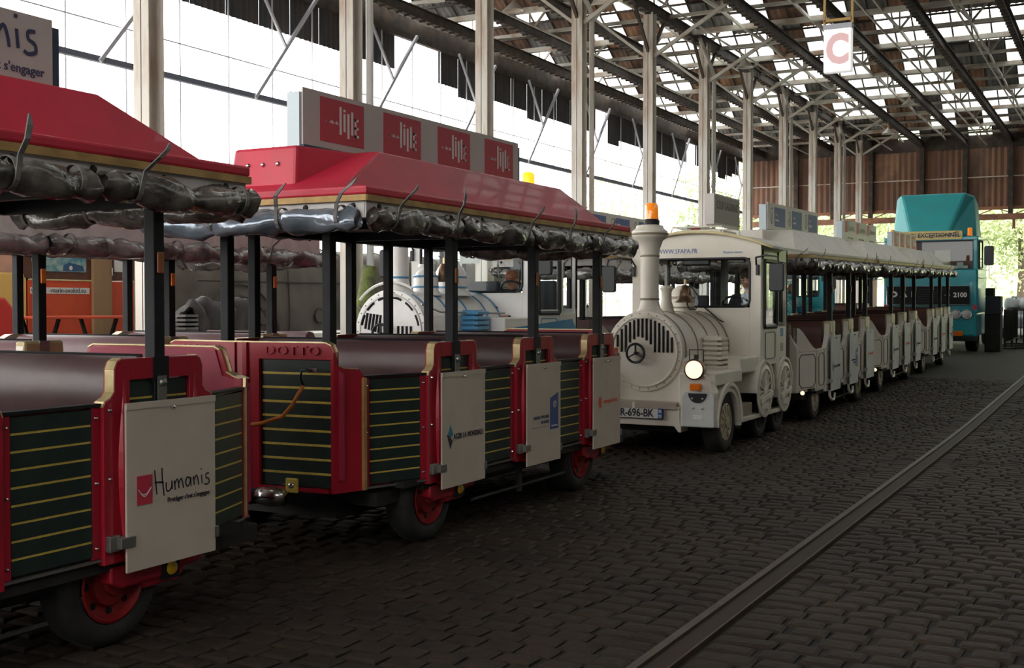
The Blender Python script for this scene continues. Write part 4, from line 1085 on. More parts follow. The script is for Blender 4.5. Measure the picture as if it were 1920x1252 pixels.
# ------------------------------------------------------------------ locomotives
def rrect(x0, x1, z0, z1, r, n=5):
    P = []
    for cx, cz, a0 in ((x1 - r, z0 + r, -PI / 2), (x1 - r, z1 - r, 0), (x0 + r, z1 - r, PI / 2), (x0 + r, z0 + r, PI)):
        for k in range(n + 1):
            a = a0 + PI / 2 * k / n; P.append((cx + r * cos(a), cz + r * sin(a)))
    return P
def half_lathe(m, cx, cz, R, y0, y1, a0=0, a1=PI, n=20, t=.02):
    """arched sheet about axis y"""
    vs = []
    for k in range(n + 1):
        a = a0 + (a1 - a0) * k / n
        for r in (R, R - t):
            for y in (y0, y1): vs.append((cx + r * cos(a), y, cz + r * sin(a)))
    fs = []
    for k in range(n):
        a = 4 * k; b = a + 4
        fs += [(a, b, b + 1, a + 1), (a + 2, a + 3, b + 3, b + 2), (a, a + 2, b + 2, b), (a + 1, b + 1, b + 3, a + 3)]
    m.add(vs, fs)
def arch_x(m, cy, cz, R, r2, x0, x1, n=14, a0=0, a1=PI):
    """wheel arch band in the y-z plane from x0 to x1"""
    vs = []
    for k in range(n + 1):
        a = a0 + (a1 - a0) * k / n
        for r in (R, r2):
            for x in (x0, x1): vs.append((x, cy + r * cos(a), cz + r * sin(a)))
    fs = []
    for k in range(n):
        a = 4 * k; b = a + 4
        fs += [(a, a + 1, b + 1, b), (a + 2, b + 2, b + 3, a + 3), (a, b, b + 2, a + 2), (a + 1, a + 3, b + 3, b + 1)]
    m.add(vs, fs)
def loco(label, loc, C=CREAM, TR=TANLINE, CR=CREAMR, kind='white', slope=0, simple=False):
    W = thing('road_train_locomotive', label, 'locomotive', loc, (slope, 0, 0))
    if kind == 'blue': W.scale = (1.12, 1.12, 1.12)
    cz = 1.07 if kind == 'white' else 1.12; R = .43; by = 1.62; blue = kind != 'white'
    # barrel
    m = MB(); m.lathe([(R - .03, .03), (R - .015, .06), (R - .015, by), (.001, by)], 40, (0, 0, cz), 'y'); m.build('boiler', C, W, smooth='auto')
    m = MB()
    for y in (.12, .5, .9, 1.3, 1.58): m.lathe([(R - .012, y), (R - .006, y + .004), (R - .006, y + .028), (R - .012, y + .032)], 40, (0, 0, cz), 'y')
    m.build('boiler_bands', TR, W, smooth='auto')
    m = MB(); 
    m.lathe([(.001, -.004), (R - .075, -.004), (R - .07, -.012), (R - .055, -.014), (R - .045, 0), (R - .02, 0), (R - .005, .004), (R, .02), (R, .07), (R - .02, .085)], 44, (0, 0, cz), 'y')
    d = m.build('smokebox_door', C, W, smooth='auto')
    sl = MB()
    def slot(x0, z0, x1, z1, w=.013): sl.tube([(x0, -.006, z0), (x1, -.006, z1)], w, 8)
    if not blue:
        for i in range(14):
            x = -.30 + .047 * i; zt = cz + math.sqrt(max(.001, .345 ** 2 - x * x)); dx = abs(x + .05)
            zb = cz + (-.01 if dx > .15 else -.01 + .17 * (1 - dx / .16) ** .45)
            if zt - zb < .03: zt = zb + .03
            slot(x, zb, x, zt)
    else:
        for a0 in (20, 48, 76, 104, 132, 160):
            pts = [(.35 * cos(math.radians(a0 - 9 + 3 * k)), -.006, cz + .35 * sin(math.radians(a0 - 9 + 3 * k))) for k in range(7)]; sl.tube(pts, .014, 8)
        for i in range(5): slot(-.30 + .04 * i, cz + .03 - .01 * i, -.27 + .04 * i, cz + .19 - .005 * i); slot(-.30 + .04 * i, cz - .13, -.29 + .04 * i, cz - .02)
        for i in range(4): slot(.1 + .05 * i, cz - .1, .1 + .05 * i, cz + .06)
    sl.build('vent_slots', BLACK, d, kind='stuff')
    rv = MB()
    for k in range(26): a = 2 * PI * k / 26; rv.lathe([(.001, -.008), (.007, -.004), (.008, 0)], 6, ((R - .032) * cos(a), 0, cz + (R - .032) * sin(a)), 'y')
    rv.build('rivets', STEEL, d, kind='stuff')
    hw = MB(); hx = -.07; hw.ring((hx, -.07, cz - .02), .098, .014, 'y'); hw.ball((hx, -.065, cz - .02), .022)
    for a in (90, 210, 330): hw.bar((hx, -.065, cz - .02), (hx + .098 * cos(math.radians(a)), -.07, cz - .02 + .098 * sin(math.radians(a))), .02, .014)
    hw.tube([(hx, -.06, cz - .02), (hx, 0, cz - .02)], .012, 8); hw.build('hand_wheel', BLKPL, W, smooth='auto')
    # chimney
    k = MB(); cb = cz + R - .08
    prof = [(.22, 0), (.16, .05), (.115, .11), (.10, .18), (.098, .60), (.105, .74), (.14, .84), (.185, .87), (.195, .90), (.19, .94), (.15, .97), (.14, 1.0), (.10, 1.01), (.001, 1.01)]
    k.lathe([(r, h * .98) for r, h in prof], 28, (0, .16, cb)); k.build('chimney', C, W, smooth='auto')
    k = MB()
    for z in (.20, .66, .89): rr = .102 if z < .8 else .197; k.lathe([(rr - .004, z - .012), (rr + .003, z - .008), (rr + .003, z + .008), (rr - .004, z + .012)], 28, (0, .16, cb))
    k.build('chimney_band', TR, W, smooth=True)
    if not blue:
        MB().lathe([(.001, .985), (.08, .985), (.086, 1.03), (.074, 1.05), (.001, 1.05)], 18, (.02, .16, cb)).build('beacon_base', BLACK, W, smooth='auto')
        MB().lathe([(.074, 1.05), (.070, 1.19), (.056, 1.22), (.001, 1.225)], 18, (.02, .16, cb)).build('beacon_lens', BEACON, W, smooth=True)
    # small stack, dome, bell
    MB().lathe([(.12, 0), (.08, .06), (.075, .10), (.055, .16), (.055, .26), (.075, .30), (.06, .33), (.001, .33)], 20, (.02, .62, cz + R - .06)).build('sand_stack', C, W, smooth='auto')
    pr = [(.16, 0), (.13, .07), (.13, .20), (.145, .22), (.12, .29), (.06, .34), (.001, .35)] if not blue else [(.2, 0), (.17, .06), (.17, .22), (.14, .30), (.06, .36), (.03, .40), (.001, .42)]
    for y in ((1.15,) if not blue else (.55, 1.05)):
        if blue: pr = [(.16, 0), (.13, .06), (.13, .17), (.10, .24), (.04, .28), (.001, .29)] if y < 1 else [(.24, 0), (.17, .08), (.17, .24), (.13, .31), (.06, .36), (.03, .40), (.001, .42)]
        dm = MB().lathe(pr, 24, (.02 if not blue else .08, y, cz + R - .06)).build('steam_dome', C, W, smooth='auto')
        q = MB()
        for z in (.09, .20): q.lathe([(pr[1][0] + .002, z - .01), (pr[1][0] + .008, z), (pr[1][0] + .002, z + .01)], 24, (.02 if not blue else .08, y, cz + R - .06))
        q.build('dome_band', TR, dm, smooth=True)
    bz = cz + R + .14
    b = MB().lathe([(.001, .14), (.035, .135), (.058, .10), (.068, .03), (.085, -.02), (.115, -.055), (.108, -.055), (.001, .0)], 20, (.20, .72, bz)); b.build('bell', BRASS, W, smooth='auto')
    q = MB(); q.box(.187, .213, .705, .735, bz + .13, bz + .20); q.build('bell_yoke', GOLD, W, bev=.004)
    q = MB(); P = [(.20, .72, bz + .19), (.27, .72, bz + .12), (.34, .72, bz + .03), (.36, .72, bz - .06), (.32, .72, bz - .13), (.25, .72, bz - .13), (.22, .72, bz - .07), (.25, .72, bz - .03), (.28, .72, bz - .05)]
    q.tube(P, .008, 6); q.tube([(.12, .72, bz + .22), (.18, .72, bz + .19), (.22, .72, bz + .2), (.29, .72, bz + .22)], .006, 6); q.build('scroll_bracket', BLKPL, W, smooth=True)
    # lower front: hood under the boiler
    m = MB(); m.prism([(-.44, .50), (-.44, cz - .1), (-.36, cz + .02), (.36, cz + .02), (.44, cz - .1), (.44, .50)][::-1], .02, by, 'y'); m.build('lower_hood', C, W, bev=.01)
    bm = MB().prism([(-.80, .50), (-.80, .46), (-.40, .30), (.37, .30), (.42, .24), (.45, .24), (.45, .50)][::-1], -.10, .12, 'y').build('front_bumper', C, W, bev=.008)
    MB().box(-.44, .40, -.125, .05, .475, .55).build('bumper_ledge', M('tan_ledge', (.46, .40, .32), .5) if 'tan_ledge' not in bpy.data.materials else bpy.data.materials['tan_ledge'], W, bev=.005)
    if not blue:
        pl = MB().box(-.28, .26, -.125, -.105, .37, .485).build('number_plate', BLKPL, W, bev=.004)
        MB().box(-.272, .205, -.128, -.120, .377, .478).build('plate_face', PLATE, pl); MB().box(.205, .253, -.128, -.120, .377, .478).build('plate_band', BLUEINK if False else M('plate_blue', (.03, .18, .5), .4), pl)
        text('R-696-BK', .115, INK, pl, (-.03, -.130, .428), 'y', sx=.82, bold=.002)
        text('95', .04, WINK, pl, (.229, -.130, .40), 'y'); MB().box(.215, .243, -.1295, -.128, .44, .468).build('plate_crest', WINK, pl); MB().box(.224, .234, -.131, -.1295, .449, .459).build('crest_mark', REDINK, pl)
    MB().box(-.08, -.05, -.13, -.11, .47, .54).build('plate_clip', CR, W)
    for s in (-1, 1):
        # front fender block with round arch
        ctr = .42
        f = MB()
        f.prism([(s * .42, .30), (s * .46, .30), (s * .80, .30), (s * .80, .66), (s * .76, .78), (s * .66, .86), (s * .42, .86)][::(-1 if s > 0 else 1)], -.10, .06, 'y')
        f.box(min(s * .42, s * .78), max(s * .42, s * .78), .0, .95, .72, .86)
        pf = f.build('front_wing', C, W, bev=.015)
        a = MB(); arch_x(a, ctr, .30, .42, .345, s * .46, s * .80); arch_x(a, ctr, .30, .44, .40, s * .79, s * .82)
        a.box(min(s * .74, s * .80), max(s * .74, s * .80), .80, .86, .25, .5)
        a.build('wheel_arch', C, W, smooth='auto')
        p = MB().prism([(s * .47, .31), (s * .47, .62), (s * .50, .67), (s * .78, .67), (s * .815, .62), (s * .815, .31)][::(-1 if s > 0 else 1)], -.135, -.09, 'y').build('corner_panel', BOARDC, W, bev=.008)
        hb = MB(); P = [(s * .64 + .10 * cos(PI + PI * k / 12), .655 + .10 * sin(PI + PI * k / 12)) for k in range(13)]; hb.prism(P, -.145, -.134, 'y'); hb.build('lamp_bracket', BLKPL, p)
        sc = MB()
        for x, z in ((-.055, .60), (.055, .60), (-.05, .50), (.05, .50)): sc.lathe([(.001, -.012), (.012, -.008), (.014, 0)], 8, (s * .64 + x, -.145 if z > .55 else -.135, z), 'y')
        sc.build('screws', STEEL, p, kind='stuff'); MB().box(s * .64 - .05, s * .64 + .05, -.139, -.134, .385, .43).build('reflector', PLATE, p, bev=.002)
        MB().box(s * .625 - .057, s * .625 + .057, -.19, -.12, .685, .755).build('indicator_lamp', AMBER, W, bev=.01)
        h = MB().lathe([(.001, .10), (.05, .10), (.085, .06), (.10, -.04), (.108, -.06), (.108, -.075), (.092, -.08)], 26, (s * .62, -.12, .90), 'y').build('headlamp', M('copper_lamp_shell', (.10, .04, .025), .3, .7) if 'copper_lamp_shell' not in bpy.data.materials else bpy.data.materials['copper_lamp_shell'], W, smooth='auto')
        MB().lathe([(.001, -.092), (.05, -.088), (.094, -.074)], 24, (s * .62, -.12, .90), 'y').build('lens', LENS if not blue and s > 0 else LENS2, h, smooth=True)
        q = MB().tube([(s * .62 - .075, -.12, .98), (s * .62 - .075, -.12, 1.10), (s * .62 + .075, -.12, 1.10), (s * .62 + .075, -.12, .98)], .006, 6); q.box(s * .62 - .02, s * .62 + .02, -.14, -.10, 1.0, 1.05); q.build('lamp_handle', BLKPL, h)
        # front wheel
        place('wheel_white' if not blue else 'wheel_cream2', lambda: make_wheel(RIMCR, True, .32, .17, .20), W, (s * .765, ctr, .32), (0, 0, 0 if s > 0 else PI))
        # louvre stack
        lv = MB(); z = .86 + (.12 if blue else 0)
        for i in range(7): lv.box(min(s * .42, s * .63), max(s * .42, s * .63), .68, .92, z + i * .052, z + i * .052 + .034)
        lv.box(min(s * .42, s * .57), max(s * .42, s * .57), .72, .90, z, z + .36)
        lv.build('louvre_stack', BLUE if blue else C, W, bev=.006)
        # running board
        MB().box(min(s * .40, s * .79), max(s * .40, s * .79), .82, 2.7, .27, .32).build('running_board', C, W, bev=.006)
        MB().box(min(s * .40, s * .76), max(s * .40, s * .76), .84, 1.40, .32, .46).build('step', TANLINE, W, bev=.008)
        MB().box(min(s * .40, s * .77), max(s * .40, s * .77), .92, 1.72, .80, .98).build('side_tank', C, W, bev=.02)
        # dummy driving wheels with covers
        for y in (1.76, 2.62):
            g = MB(); arch_x(g, y, .56, .36, .30, s * .40, s * .80); arch_x(g, y, .56, .37, .34, s * .795, s * .82)
            g.build('wheel_cover', C, W, smooth='auto')
            g = MB(); g.lathe([(.29, -.01), (.30, .0), (.30, .015), (.26, .02), (.255, .0)], 30, (0, 0, 0), 'x')
            for kk in range(16):
                a = 2 * PI * kk / 16; g.bar((.004, .05 * cos(a), .05 * sin(a)), (.004, .26 * cos(a), .26 * sin(a)), .016, .022, up=(1, 0, 0))
            g.lathe([(.001, .03), (.05, .028), (.06, 0)], 14, (0, 0, 0), 'x'); g.bar((.03, -.2, -.10), (.03, .24, -.03), .02, .05); g.box(.0, .03, -.10, .10, -.2, -.13)
            g.add([(-.012, .29 * cos(2 * PI * i / 24), .29 * sin(2 * PI * i / 24)) for i in range(24)], [tuple(range(24))])
            if s < 0: g.v = [(-x, y_, z_) for x, y_, z_ in g.v]
            g.build('driving_wheel', C, W, loc=(s * .80, y, .56), smooth='auto')
        for y in (1.95, 2.7):
            place('tyre_dark', lambda: make_wheel(CHAS, False, .30), W, (s * .70, y, .30), (0, 0, 0 if s > 0 else PI))
    MB().box(-.4, .4, .1, 2.9, .22, .34).build('chassis', CHAS, W)
    MB().box(-.55, .55, .5, 2.8, .34, .5).build('underbody', CHAS, W)
    # cab
    cw = .79; y0, y1 = by, 2.78; zt = 2.16; ws0, ws1 = (1.53, 2.10)
    def arc(x): return 2.20 + .20 * (1 - (x / .95) ** 2)
    up = [(-cw, ws1), (cw, ws1)] + [(cw - 2 * cw * k / 14, arc(cw - 2 * cw * k / 14)) for k in range(15)]
    m = MB(); m.prism(up, y0, y0 + .04, 'y'); m.build('cab_brow', C, W)
    m = MB(); m.box(-cw, -.66, y0, y0 + .04, .55, ws1); m.box(.66, cw, y0, y0 + .04, .55, ws1); m.box(-.66, .66, y0, y0 + .04, .55, ws0); m.build('cab_front', C, W, bev=.004)
    gk = MB(); P = rrect(-.66, .66, ws0 + .01, ws1 + .0, .07); P.append(P[0]); gk.tube([(a, y0 - .006, b) for a, b in P], .013, 6); gk.build('windscreen_seal', BLKPL, W, smooth=True)
    gl = MB(); P = rrect(-.66, .66, ws0 + .01, ws1, .07); gl.add([(a, y0 + .01, b) for a, b in P], [tuple(range(len(P)))]); gl.build('windscreen', GLASS, W)
    wp = MB(); wp.tube([(.10, y0 - .02, ws0 + .02), (.30, y0 - .03, ws0 - .14), (.36, y0 - .03, ws0 - .17)], .008, 6); wp.build('wiper', BLKPL, W)
    if not blue:
        text('WWW.SFAPA.FR', .075, SKYINK if False else M('blue_letters', (.12, .2, .45), .5), W, (-.10 - .12, y0 - .003, 2.19), 'y', sx=.9)
        text('Passion nature', .04, SKYINK, W, (.46, y0 - .003, 2.17), 'y')
    for s in (-1, 1):
        m = MB(); x0, x1 = sorted((s * (cw - .04), s * cw))
        m.box(x0, x1, y0 + .04, y0 + .12, .45, 2.2); m.box(x0, x1, y0 + .68, y0 + .78, .45, 2.2); m.box(x0, x1, y1 - .06, y1, .45, 2.2); m.box(x0, x1, y0 + .78, y1 - .06, .45, 1.30)
        m.box(x0, x1, y0 + .04, y1, 2.08, 2.26); m.build('cab_side', C, W, bev=.004)
        dr = MB(); dr.box(x0, x1, y0 + .13, y0 + .67, .86, 1.34); dr.build('door', C, W, bev=.006)
        o = dr
        wf = MB(); P = rrect(y0 + .13, y0 + .67, 1.30, 2.07, .03, 3); P.append(P[0]); wf.tube([(s * cw, a, b) for a, b in P], .026, 6)
        wf.build('door_window_frame', BLKPL, W); gl = MB(); gl.add([(s * (cw - .01), a, b) for a, b in P[:-1]], [tuple(range(len(P) - 1))]); gl.build('door_window', GLASS, W)
        pn = MB(); P = rrect(y0 + .19, y0 + .61, .93, 1.24, .04, 3); P.append(P[0]); pn.tube([(s * (cw + .002), a, b) for a, b in P], .006, 5); pn.build('pinstripe', LINE if not blue else TR, W)
        if not blue and s > 0:
            for z, hh in ((1.18, .10), (1.0, .10), (.86, .06)): MB().box(cw, cw + .002, y0 + .86, y0 + .98, z, z + hh).build('notice_sticker', SKYINK if z != 1.0 else GREYINK, W)
        if blue:
            q = MB().prism([(y0 - .55, 1.08), (y0 - .45, 1.15), (y0 + 1.0, 1.23), (y0 + 1.1, 1.12), (y0 + 1.1, .95), (y0 - .55, .95)][::-1], s * (cw + .004), s * (cw + .010)); q.build('blue_stripe_panel', BLUE, W)
            MB().box(min(s * .5, s * cw), max(s * .5, s * cw), y0 - .65, y0, .55, 1.26).build('side_tank_box', C, W, bev=.015)
        # mirror
        mm = MB().tube([(s * (cw - .05), y0 - .02, 2.02), (s * (cw - .03), y0 - .10, 2.10), (s * (cw + .10), y0 - .16, 2.12), (s * (cw + .24), y0 - .18, 2.10), (s * (cw + .26), y0 - .17, 1.98), (s * (cw + .26), y0 - .17, 1.75)], .011, 8).build('mirror_arm', BLKPL, W, smooth=True)
        MB().prism(rrect(-.085, .085, -.16, .16, .03, 3), -.03, .03, 'y').build('mirror', BLKPL, mm, bev=.012, loc=(s * (cw + .23), y0 - .17, 1.87))
        MB().box(s * (cw - .03) - .02, s * (cw - .03) + .02, y0 - .05, y0 - .01, 1.90, 2.02).build('mirror_joint', BLKPL, mm, bev=.008)
    MB().box(-cw, cw, y1 - .04, y1, .45, 1.35).build('cab_back', C, W); 
    rb = MB(); rb.box(-cw, -cw + .06, y1 - .05, y1, 1.35, 2.2); rb.box(cw - .06, cw, y1 - .05, y1, 1.35, 2.2); rb.box(-.04, .04, y1 - .05, y1, 1.35, 2.3); rb.box(-cw, cw, y1 - .05, y1, 2.12, 2.28); rb.build('cab_back_frame', BLKPL, W)
    # cab roof
    rf = MB(); n = 18; vs = []
    for k in range(n + 1):
        x = -.95 + 1.9 * k / n
        for dz in (0, .03):
            for y in (y0 - .08, y1 + .12): vs.append((x, y, arc(x) + dz))
    fs = []
    for k in range(n):
        a = 4 * k; b = a + 4; fs += [(a, b, b + 1, a + 1), (a + 2, a + 3, b + 3, b + 2), (a, a + 2, b + 2, b), (a + 1, b + 1, b + 3, a + 3)]
    fs += [(0, 1, 3, 2), (4 * n, 4 * n + 2, 4 * n + 3, 4 * n + 1)]
    rf.add(vs, fs); rfo = rf.build('cab_roof', CR, W, smooth='auto')
    MB().tube([(-.95 + 1.9 * k / n, y0 - .085, arc(-.95 + 1.9 * k / n) + .01) for k in range(n + 1)], .018, 6).build('roof_edge_trim', M('pale_yellow_trim', (.75, .65, .36), .5) if 'pale_yellow_trim' not in bpy.data.materials else bpy.data.materials['pale_yellow_trim'], W, smooth=True)
    rk = MB()
    for yy in (y0 + .06, y0 + .75):
        rk.tube([(-.32, yy, arc(.32) + .02), (-.30, yy, arc(.3) + .10), (.30, yy, arc(.3) + .10), (.32, yy, arc(.32) + .02)], .010, 6)
    for s in (-1, 1): rk.tube([(s * .30, y0 + .06, arc(.3) + .10), (s * .30, y0 + .75, arc(.3) + .10)], .010, 6)
    rk.build('roof_rack', CR, W)
    MB().box(-.28, .28, y0 + .1, y0 + .72, arc(.28) - .01, arc(.28) + .06).build('roof_hatch', CR, W, bev=.01)
    if not blue:
        sg = MB().box(.12, .24, y0 - .02, y0 + .98, arc(.2) + .11, arc(.2) + .47).build('roof_sign', SIGNW, W, bev=.004)
        MB().box(.24, .243, y0 + .01, y0 + .95, arc(.2) + .13, arc(.2) + .45).build('sign_face', M('grey_sign_face', (.36, .34, .30), .6), sg)
        text('CLUB GAGNANT', .14, M('grey_letters', (.12, .11, .10), .5), sg, (.244, y0 + .48, arc(.2) + .34), 'x', sx=.78)
    # interior
    it = MB(); it.box(-.70, .70, y0 + .05, y0 + .22, 1.20, 1.50); it.build('dashboard', BLKPL, W, bev=.02)
    st = MB(); st.ring((0, 0, 0), .17, .013, 'z'); st.bar((-.17, 0, 0), (.17, 0, 0), .02); st.bar((0, 0, 0), (0, .1, -.12), .03)
    o = st.build('steering_wheel', BLKPL, W, smooth='auto', loc=(.42, y0 + .30, 1.56)); o.rotation_euler = (math.radians(-35), 0, 0)
    for x in (-.36, .40):
        se = MB(); se.box(x - .22, x + .22, y0 + .55, y0 + .95, 1.10, 1.22); se.box(x - .21, x + .21, y0 + .92, y0 + 1.02, 1.2, 1.68); se.build('seat', SEATF, W, bev=.03)
    if not blue: MB().box(-.17, .17, y0 + .03, y0 + .08, 2.02, 2.10).build('inside_mirror', BLKPL, W, bev=.02)
    else: MB().box(-.15, .10, y0 + .03, y0 + .035, 1.86, 1.96).build('windscreen_paper', PLATE, W)
    if blue:
        rl = MB()
        for s in (-1, 1):
            rl.tube([(s * .40, -.05, cz + .28), (s * .47, .2, cz + .20), (s * .50, 1.5, cz + .18)], .010, 6)
        rl.build('handrail', STEEL, W)
        rr_ = MB().ring((0, .02, cz), .50, .014, 'y', a0=math.radians(60), a1=math.radians(140)); rr_.build('front_rail', C, W)
    return W
loco('cream steam style road train locomotive with one lit headlamp and amber beacon', (-4.56, 11.6, 0))
person('person in dark suit and pale shirt looking down in the cream locomotive cab', (-4.10, 13.86, 1.17))
loco('white road train locomotive with blue bands behind the red wagon', (-7.40, 11.05, 0), WHITE, BLUE, WHITE, 'blue')
person('red-haired person in dark clothes driving the white locomotive with blue bands', (-6.98, 13.25, 1.17), hair=M('red_hair', (.25, .08, .03), .6))

# ------------------------------------------------------------------ cream trains
ctr = 'cream wagons of the train behind the cream locomotive'
for i, (y, sg, bd, lab) in enumerate([(17.76, ['hdf'] * 3, ('ag2r', 'banque', 'cites'), 'first cream wagon behind the cream locomotive, blue squares on its roof sign'),
                                      (22.42, ['hum'] * 3, ('ag2r', 'cites', 'ag2r'), 'second cream wagon behind the cream locomotive, grey writing on its roof sign'),
                                      (27.05, ['lille'] * 4, ('ag2r', 'cites', 'banque'), 'last cream wagon before the lorry, red squares and amber beacon on its roof')]):
    W = wagon(lab, (-4.58, y, gz(y)), 'cream', boards=bd, sign=sg, group=ctr, front=.42, bench=BROWNV, side_roll=PVCD, front_roll=PVCD, slope=SL, roofy=(-2.2, 1.80), nose=True, sign_y=(-2.2, .65), beacon=(i == 2), far=True)
for i, (y, lab) in enumerate([(14.92, 'small lit marker lamp at the front corner of the first cream wagon'), (19.72, 'small lit marker lamp at the front corner of the second cream wagon')]):
    q = MB().lathe([(.001, -.03), (.022, -.028), (.028, 0), (.02, .03), (.001, .035)], 14, (-3.74, y + .13, .42 + gz(y)), 'y'); tag(q.build('marker_lamp', LENS, smooth=True), lab, 'lamp')
wagon('cream wagon with mauve seats standing behind the nearest red wagon', (-7.38, 6.73, 0), 'cream', boards=(), sign=None, bench=MAROONL, nose=False, refl=AMBER, roofy=(-2.25, 1.85), side_roll=PVC, front_roll=PVC, drop=.10, group='cream wagons of the second lane')
wagon('cream wagon with blue roof sign squares right behind the white and blue locomotive', (-7.40, 17.6, gz(17.6)), 'cream', sign=['hdf'] * 3, bench=MAROON, nose=False, refl=AMBER, roofy=(-2.25, 1.85), side_roll=PVC, front_roll=PVC, drop=.10, front=.3, group='cream wagons of the second lane', sign_y=(-1.9, 1.0), boards=('banque', 'ag2r', 'cites'))
wagon('cream wagon with red roof sign squares, second behind the white and blue locomotive', (-7.40, 22.6, gz(22.6)), 'cream', sign=['lille'] * 4, bench=MAROON, nose=False, refl=AMBER, roofy=(-2.25, 1.85), side_roll=PVC, front_roll=PVC, drop=.10, front=.3, slope=SL, group='cream wagons of the second lane', sign_y=(-2.2, .9), boards=('cites', 'ag2r', 'banque'))
loco('turquoise road train locomotive seen through the first cream wagon', (-7.3, 26.6, gz(28)), TEAL, WHITE, TEAL, 'teal', slope=SL)
wagon('far cream wagon behind the turquoise locomotive', (-7.4, 32.6, gz(32.6)), 'cream', bench=BROWNV, nose=False, slope=SL, group='cream wagons of the second lane')

# ------------------------------------------------------------------ truck
def truck():
    W = thing('truck', 'turquoise lorry with a tall roof deflector parked at the end of the line', 'truck', (-4.88, 33.5, gz(33.5)), (SL, 0, 0))
    hw = 1.22
    m = MB(); m.box(-hw, hw, 0, 2.1, 1.05, 2.25); m.build('cab_body', TEAL, W, bev=.05)
    m = MB(); m.box(-hw + .02, hw - .02, -.03, 2.0, .42, 1.07); m.build('lower_front', TEAL, W, bev=.06)
    m = MB(); m.box(-hw, hw, .02, 2.1, 3.0, 3.12); 
    for s in (-1, 1): m.box(s * 1.14 - .07, s * 1.14 + .07, .03, .14, 2.2, 3.05); m.box(s * 1.19 - .03, s * 1.19 + .03, .95, 2.1, 2.2, 3.05)
    m.box(-hw, hw, 2.0, 2.1, 2.2, 3.05); m.build('cab_top', TEAL, W, bev=.03)
    MB().box(-1.08, 1.08, .04, .06, 2.24, 2.98).build('windscreen', GLASS, W); MB().box(-1.05, 1.05, .25, .30, 2.15, 3.0).build('cab_curtain', CURT, W)
    q = MB(); P = [(-1.09, 2.22), (1.09, 2.22), (1.09, 3.0), (-1.09, 3.0), (-1.09, 2.22)]; q.tube([(a, .03, b) for a, b in P], .025, 6); q.build('windscreen_seal', BLKPL, W)
    MB().box(.55, .95, .1, .14, 2.26, 2.33).build('dash_paper', PLATE, W); MB().box(.1, .5, .16, .2, 2.3, 2.75).build('dash_blind', M('straw_blind', (.5, .38, .22), .7), W); MB().box(.68, .84, .08, .12, 2.26, 2.42).build('dash_box', BOARDC, W, bev=.01)
    for s in (-1, 1):
        MB().box(s * hw - .01, s * hw + .01, .25, .9, 2.3, 2.95).build('side_window', GLASS, W); 
        k = MB(); P = [(.22, 2.26), (.92, 2.26), (.92, 3.0), (.22, 3.0), (.22, 2.26)]; k.tube([(s * hw, a, b) for a, b in P], .03, 6); k.build('window_frame', BLKPL, W)
    g = MB().box(-1.0 - .12, 1.0 + .02, -.03, .02, 1.28, 1.78).build('grille', BLACK, W, bev=.02)
    P = [(-1.12, 1.28), (1.02, 1.28), (1.02, 1.78), (-1.12, 1.78), (-1.12, 1.28)]
    MB().tube([(a, -.035, b) for a, b in P], .014, 6).build('grille_frame', CHROME, g)
    for i in range(6): MB().box(-.32, .32, -.05, -.02, 1.36 + i * .065, 1.38 + i * .065).build('grille_slat', BLKPL, g)
    for ch, x in (('D', -.93), ('A', -.68), ('F', -.42)): text(ch, .20, WINK, g, (x, -.036, 1.56), 'y', bold=.012, sx=1.2)
    text('2100', .17, WINK, g, (.78, -.036, 1.54), 'y', bold=.006); MB().box(.38, .52, -.04, -.03, 1.53, 1.55).build('badge_dash', CHROME, g)
    for s in (-1, 1):
        for x in (.95, .67):
            l = MB().lathe([(.001, -.045), (.08, -.04), (.11, -.02), (.125, 0), (.125, .03)], 20, (s * x, -.035, 1.02), 'y'); l.build('headlight', LENS2, W, smooth='auto')
            MB().ring((s * x, -.05, 1.02), .125, .014, 'y').build('headlight_ring', CHROME, W, smooth=True)
        MB().prism(rrect(s * .74 - .12, s * .74 + .12, .44, .58, .05), -.06, -.02, 'y').build('fog_lamp', AMBER, W, bev=.01)
        place('truck_wheel', lambda: make_wheel(CHAS, False, .48, .28, .27), W, (s * 1.12, .95, .48), (0, 0, 0 if s > 0 else PI))
        mr = MB().tube([(s * 1.22, .05, 3.0), (s * 1.45, -.05, 3.0), (s * 1.50, -.08, 2.9), (s * 1.50, -.08, 2.0), (s * 1.3, .0, 1.98), (s * 1.22, .05, 2.0)], .012, 6).build('mirror_frame', STEEL, W)
        MB().prism(rrect(-.12, .12, -.26, .26, .06), -.05, .05, 'y').build('mirror', BLKPL, mr, bev=.015, loc=(s * 1.50, -.08, 2.58))
        MB().box(s * 1.15 - .05, s * 1.15 + .05, -.02, .1, 1.33 - .18, 1.33 - .05).build('corner_light', REDINK, W)
    MB().box(-1.2, 1.2, -.04, .3, .30, .44).build('front_valance', BLKPL, W, bev=.02)
    MB().box(-.45, .45, 1.5, 7.0, .55, .85).build('chassis', CHAS, W)
    for s in (-1, 1):
        place('truck_wheel', None, W, (s * 1.1, 5.0, .48), (0, 0, 0 if s > 0 else PI))
    MB().box(-1.2, 1.2, 2.4, 7.2, .95, 1.1).build('load_bed', CHAS, W)
    # deflector
    z0, z1 = 3.10, 4.32
    vs = [(-.52, .10, z0), (.38, .10, z0), (1.10, .75, z0), (-1.10, .75, z0), (-.86, .50, z1), (.86, .50, z1), (1.02, .95, z1 - .05), (-1.02, .95, z1 - .05),
          (-1.10, 1.9, z0), (1.10, 1.9, z0), (-1.0, 1.9, z1 - .2), (1.0, 1.9, z1 - .2)]
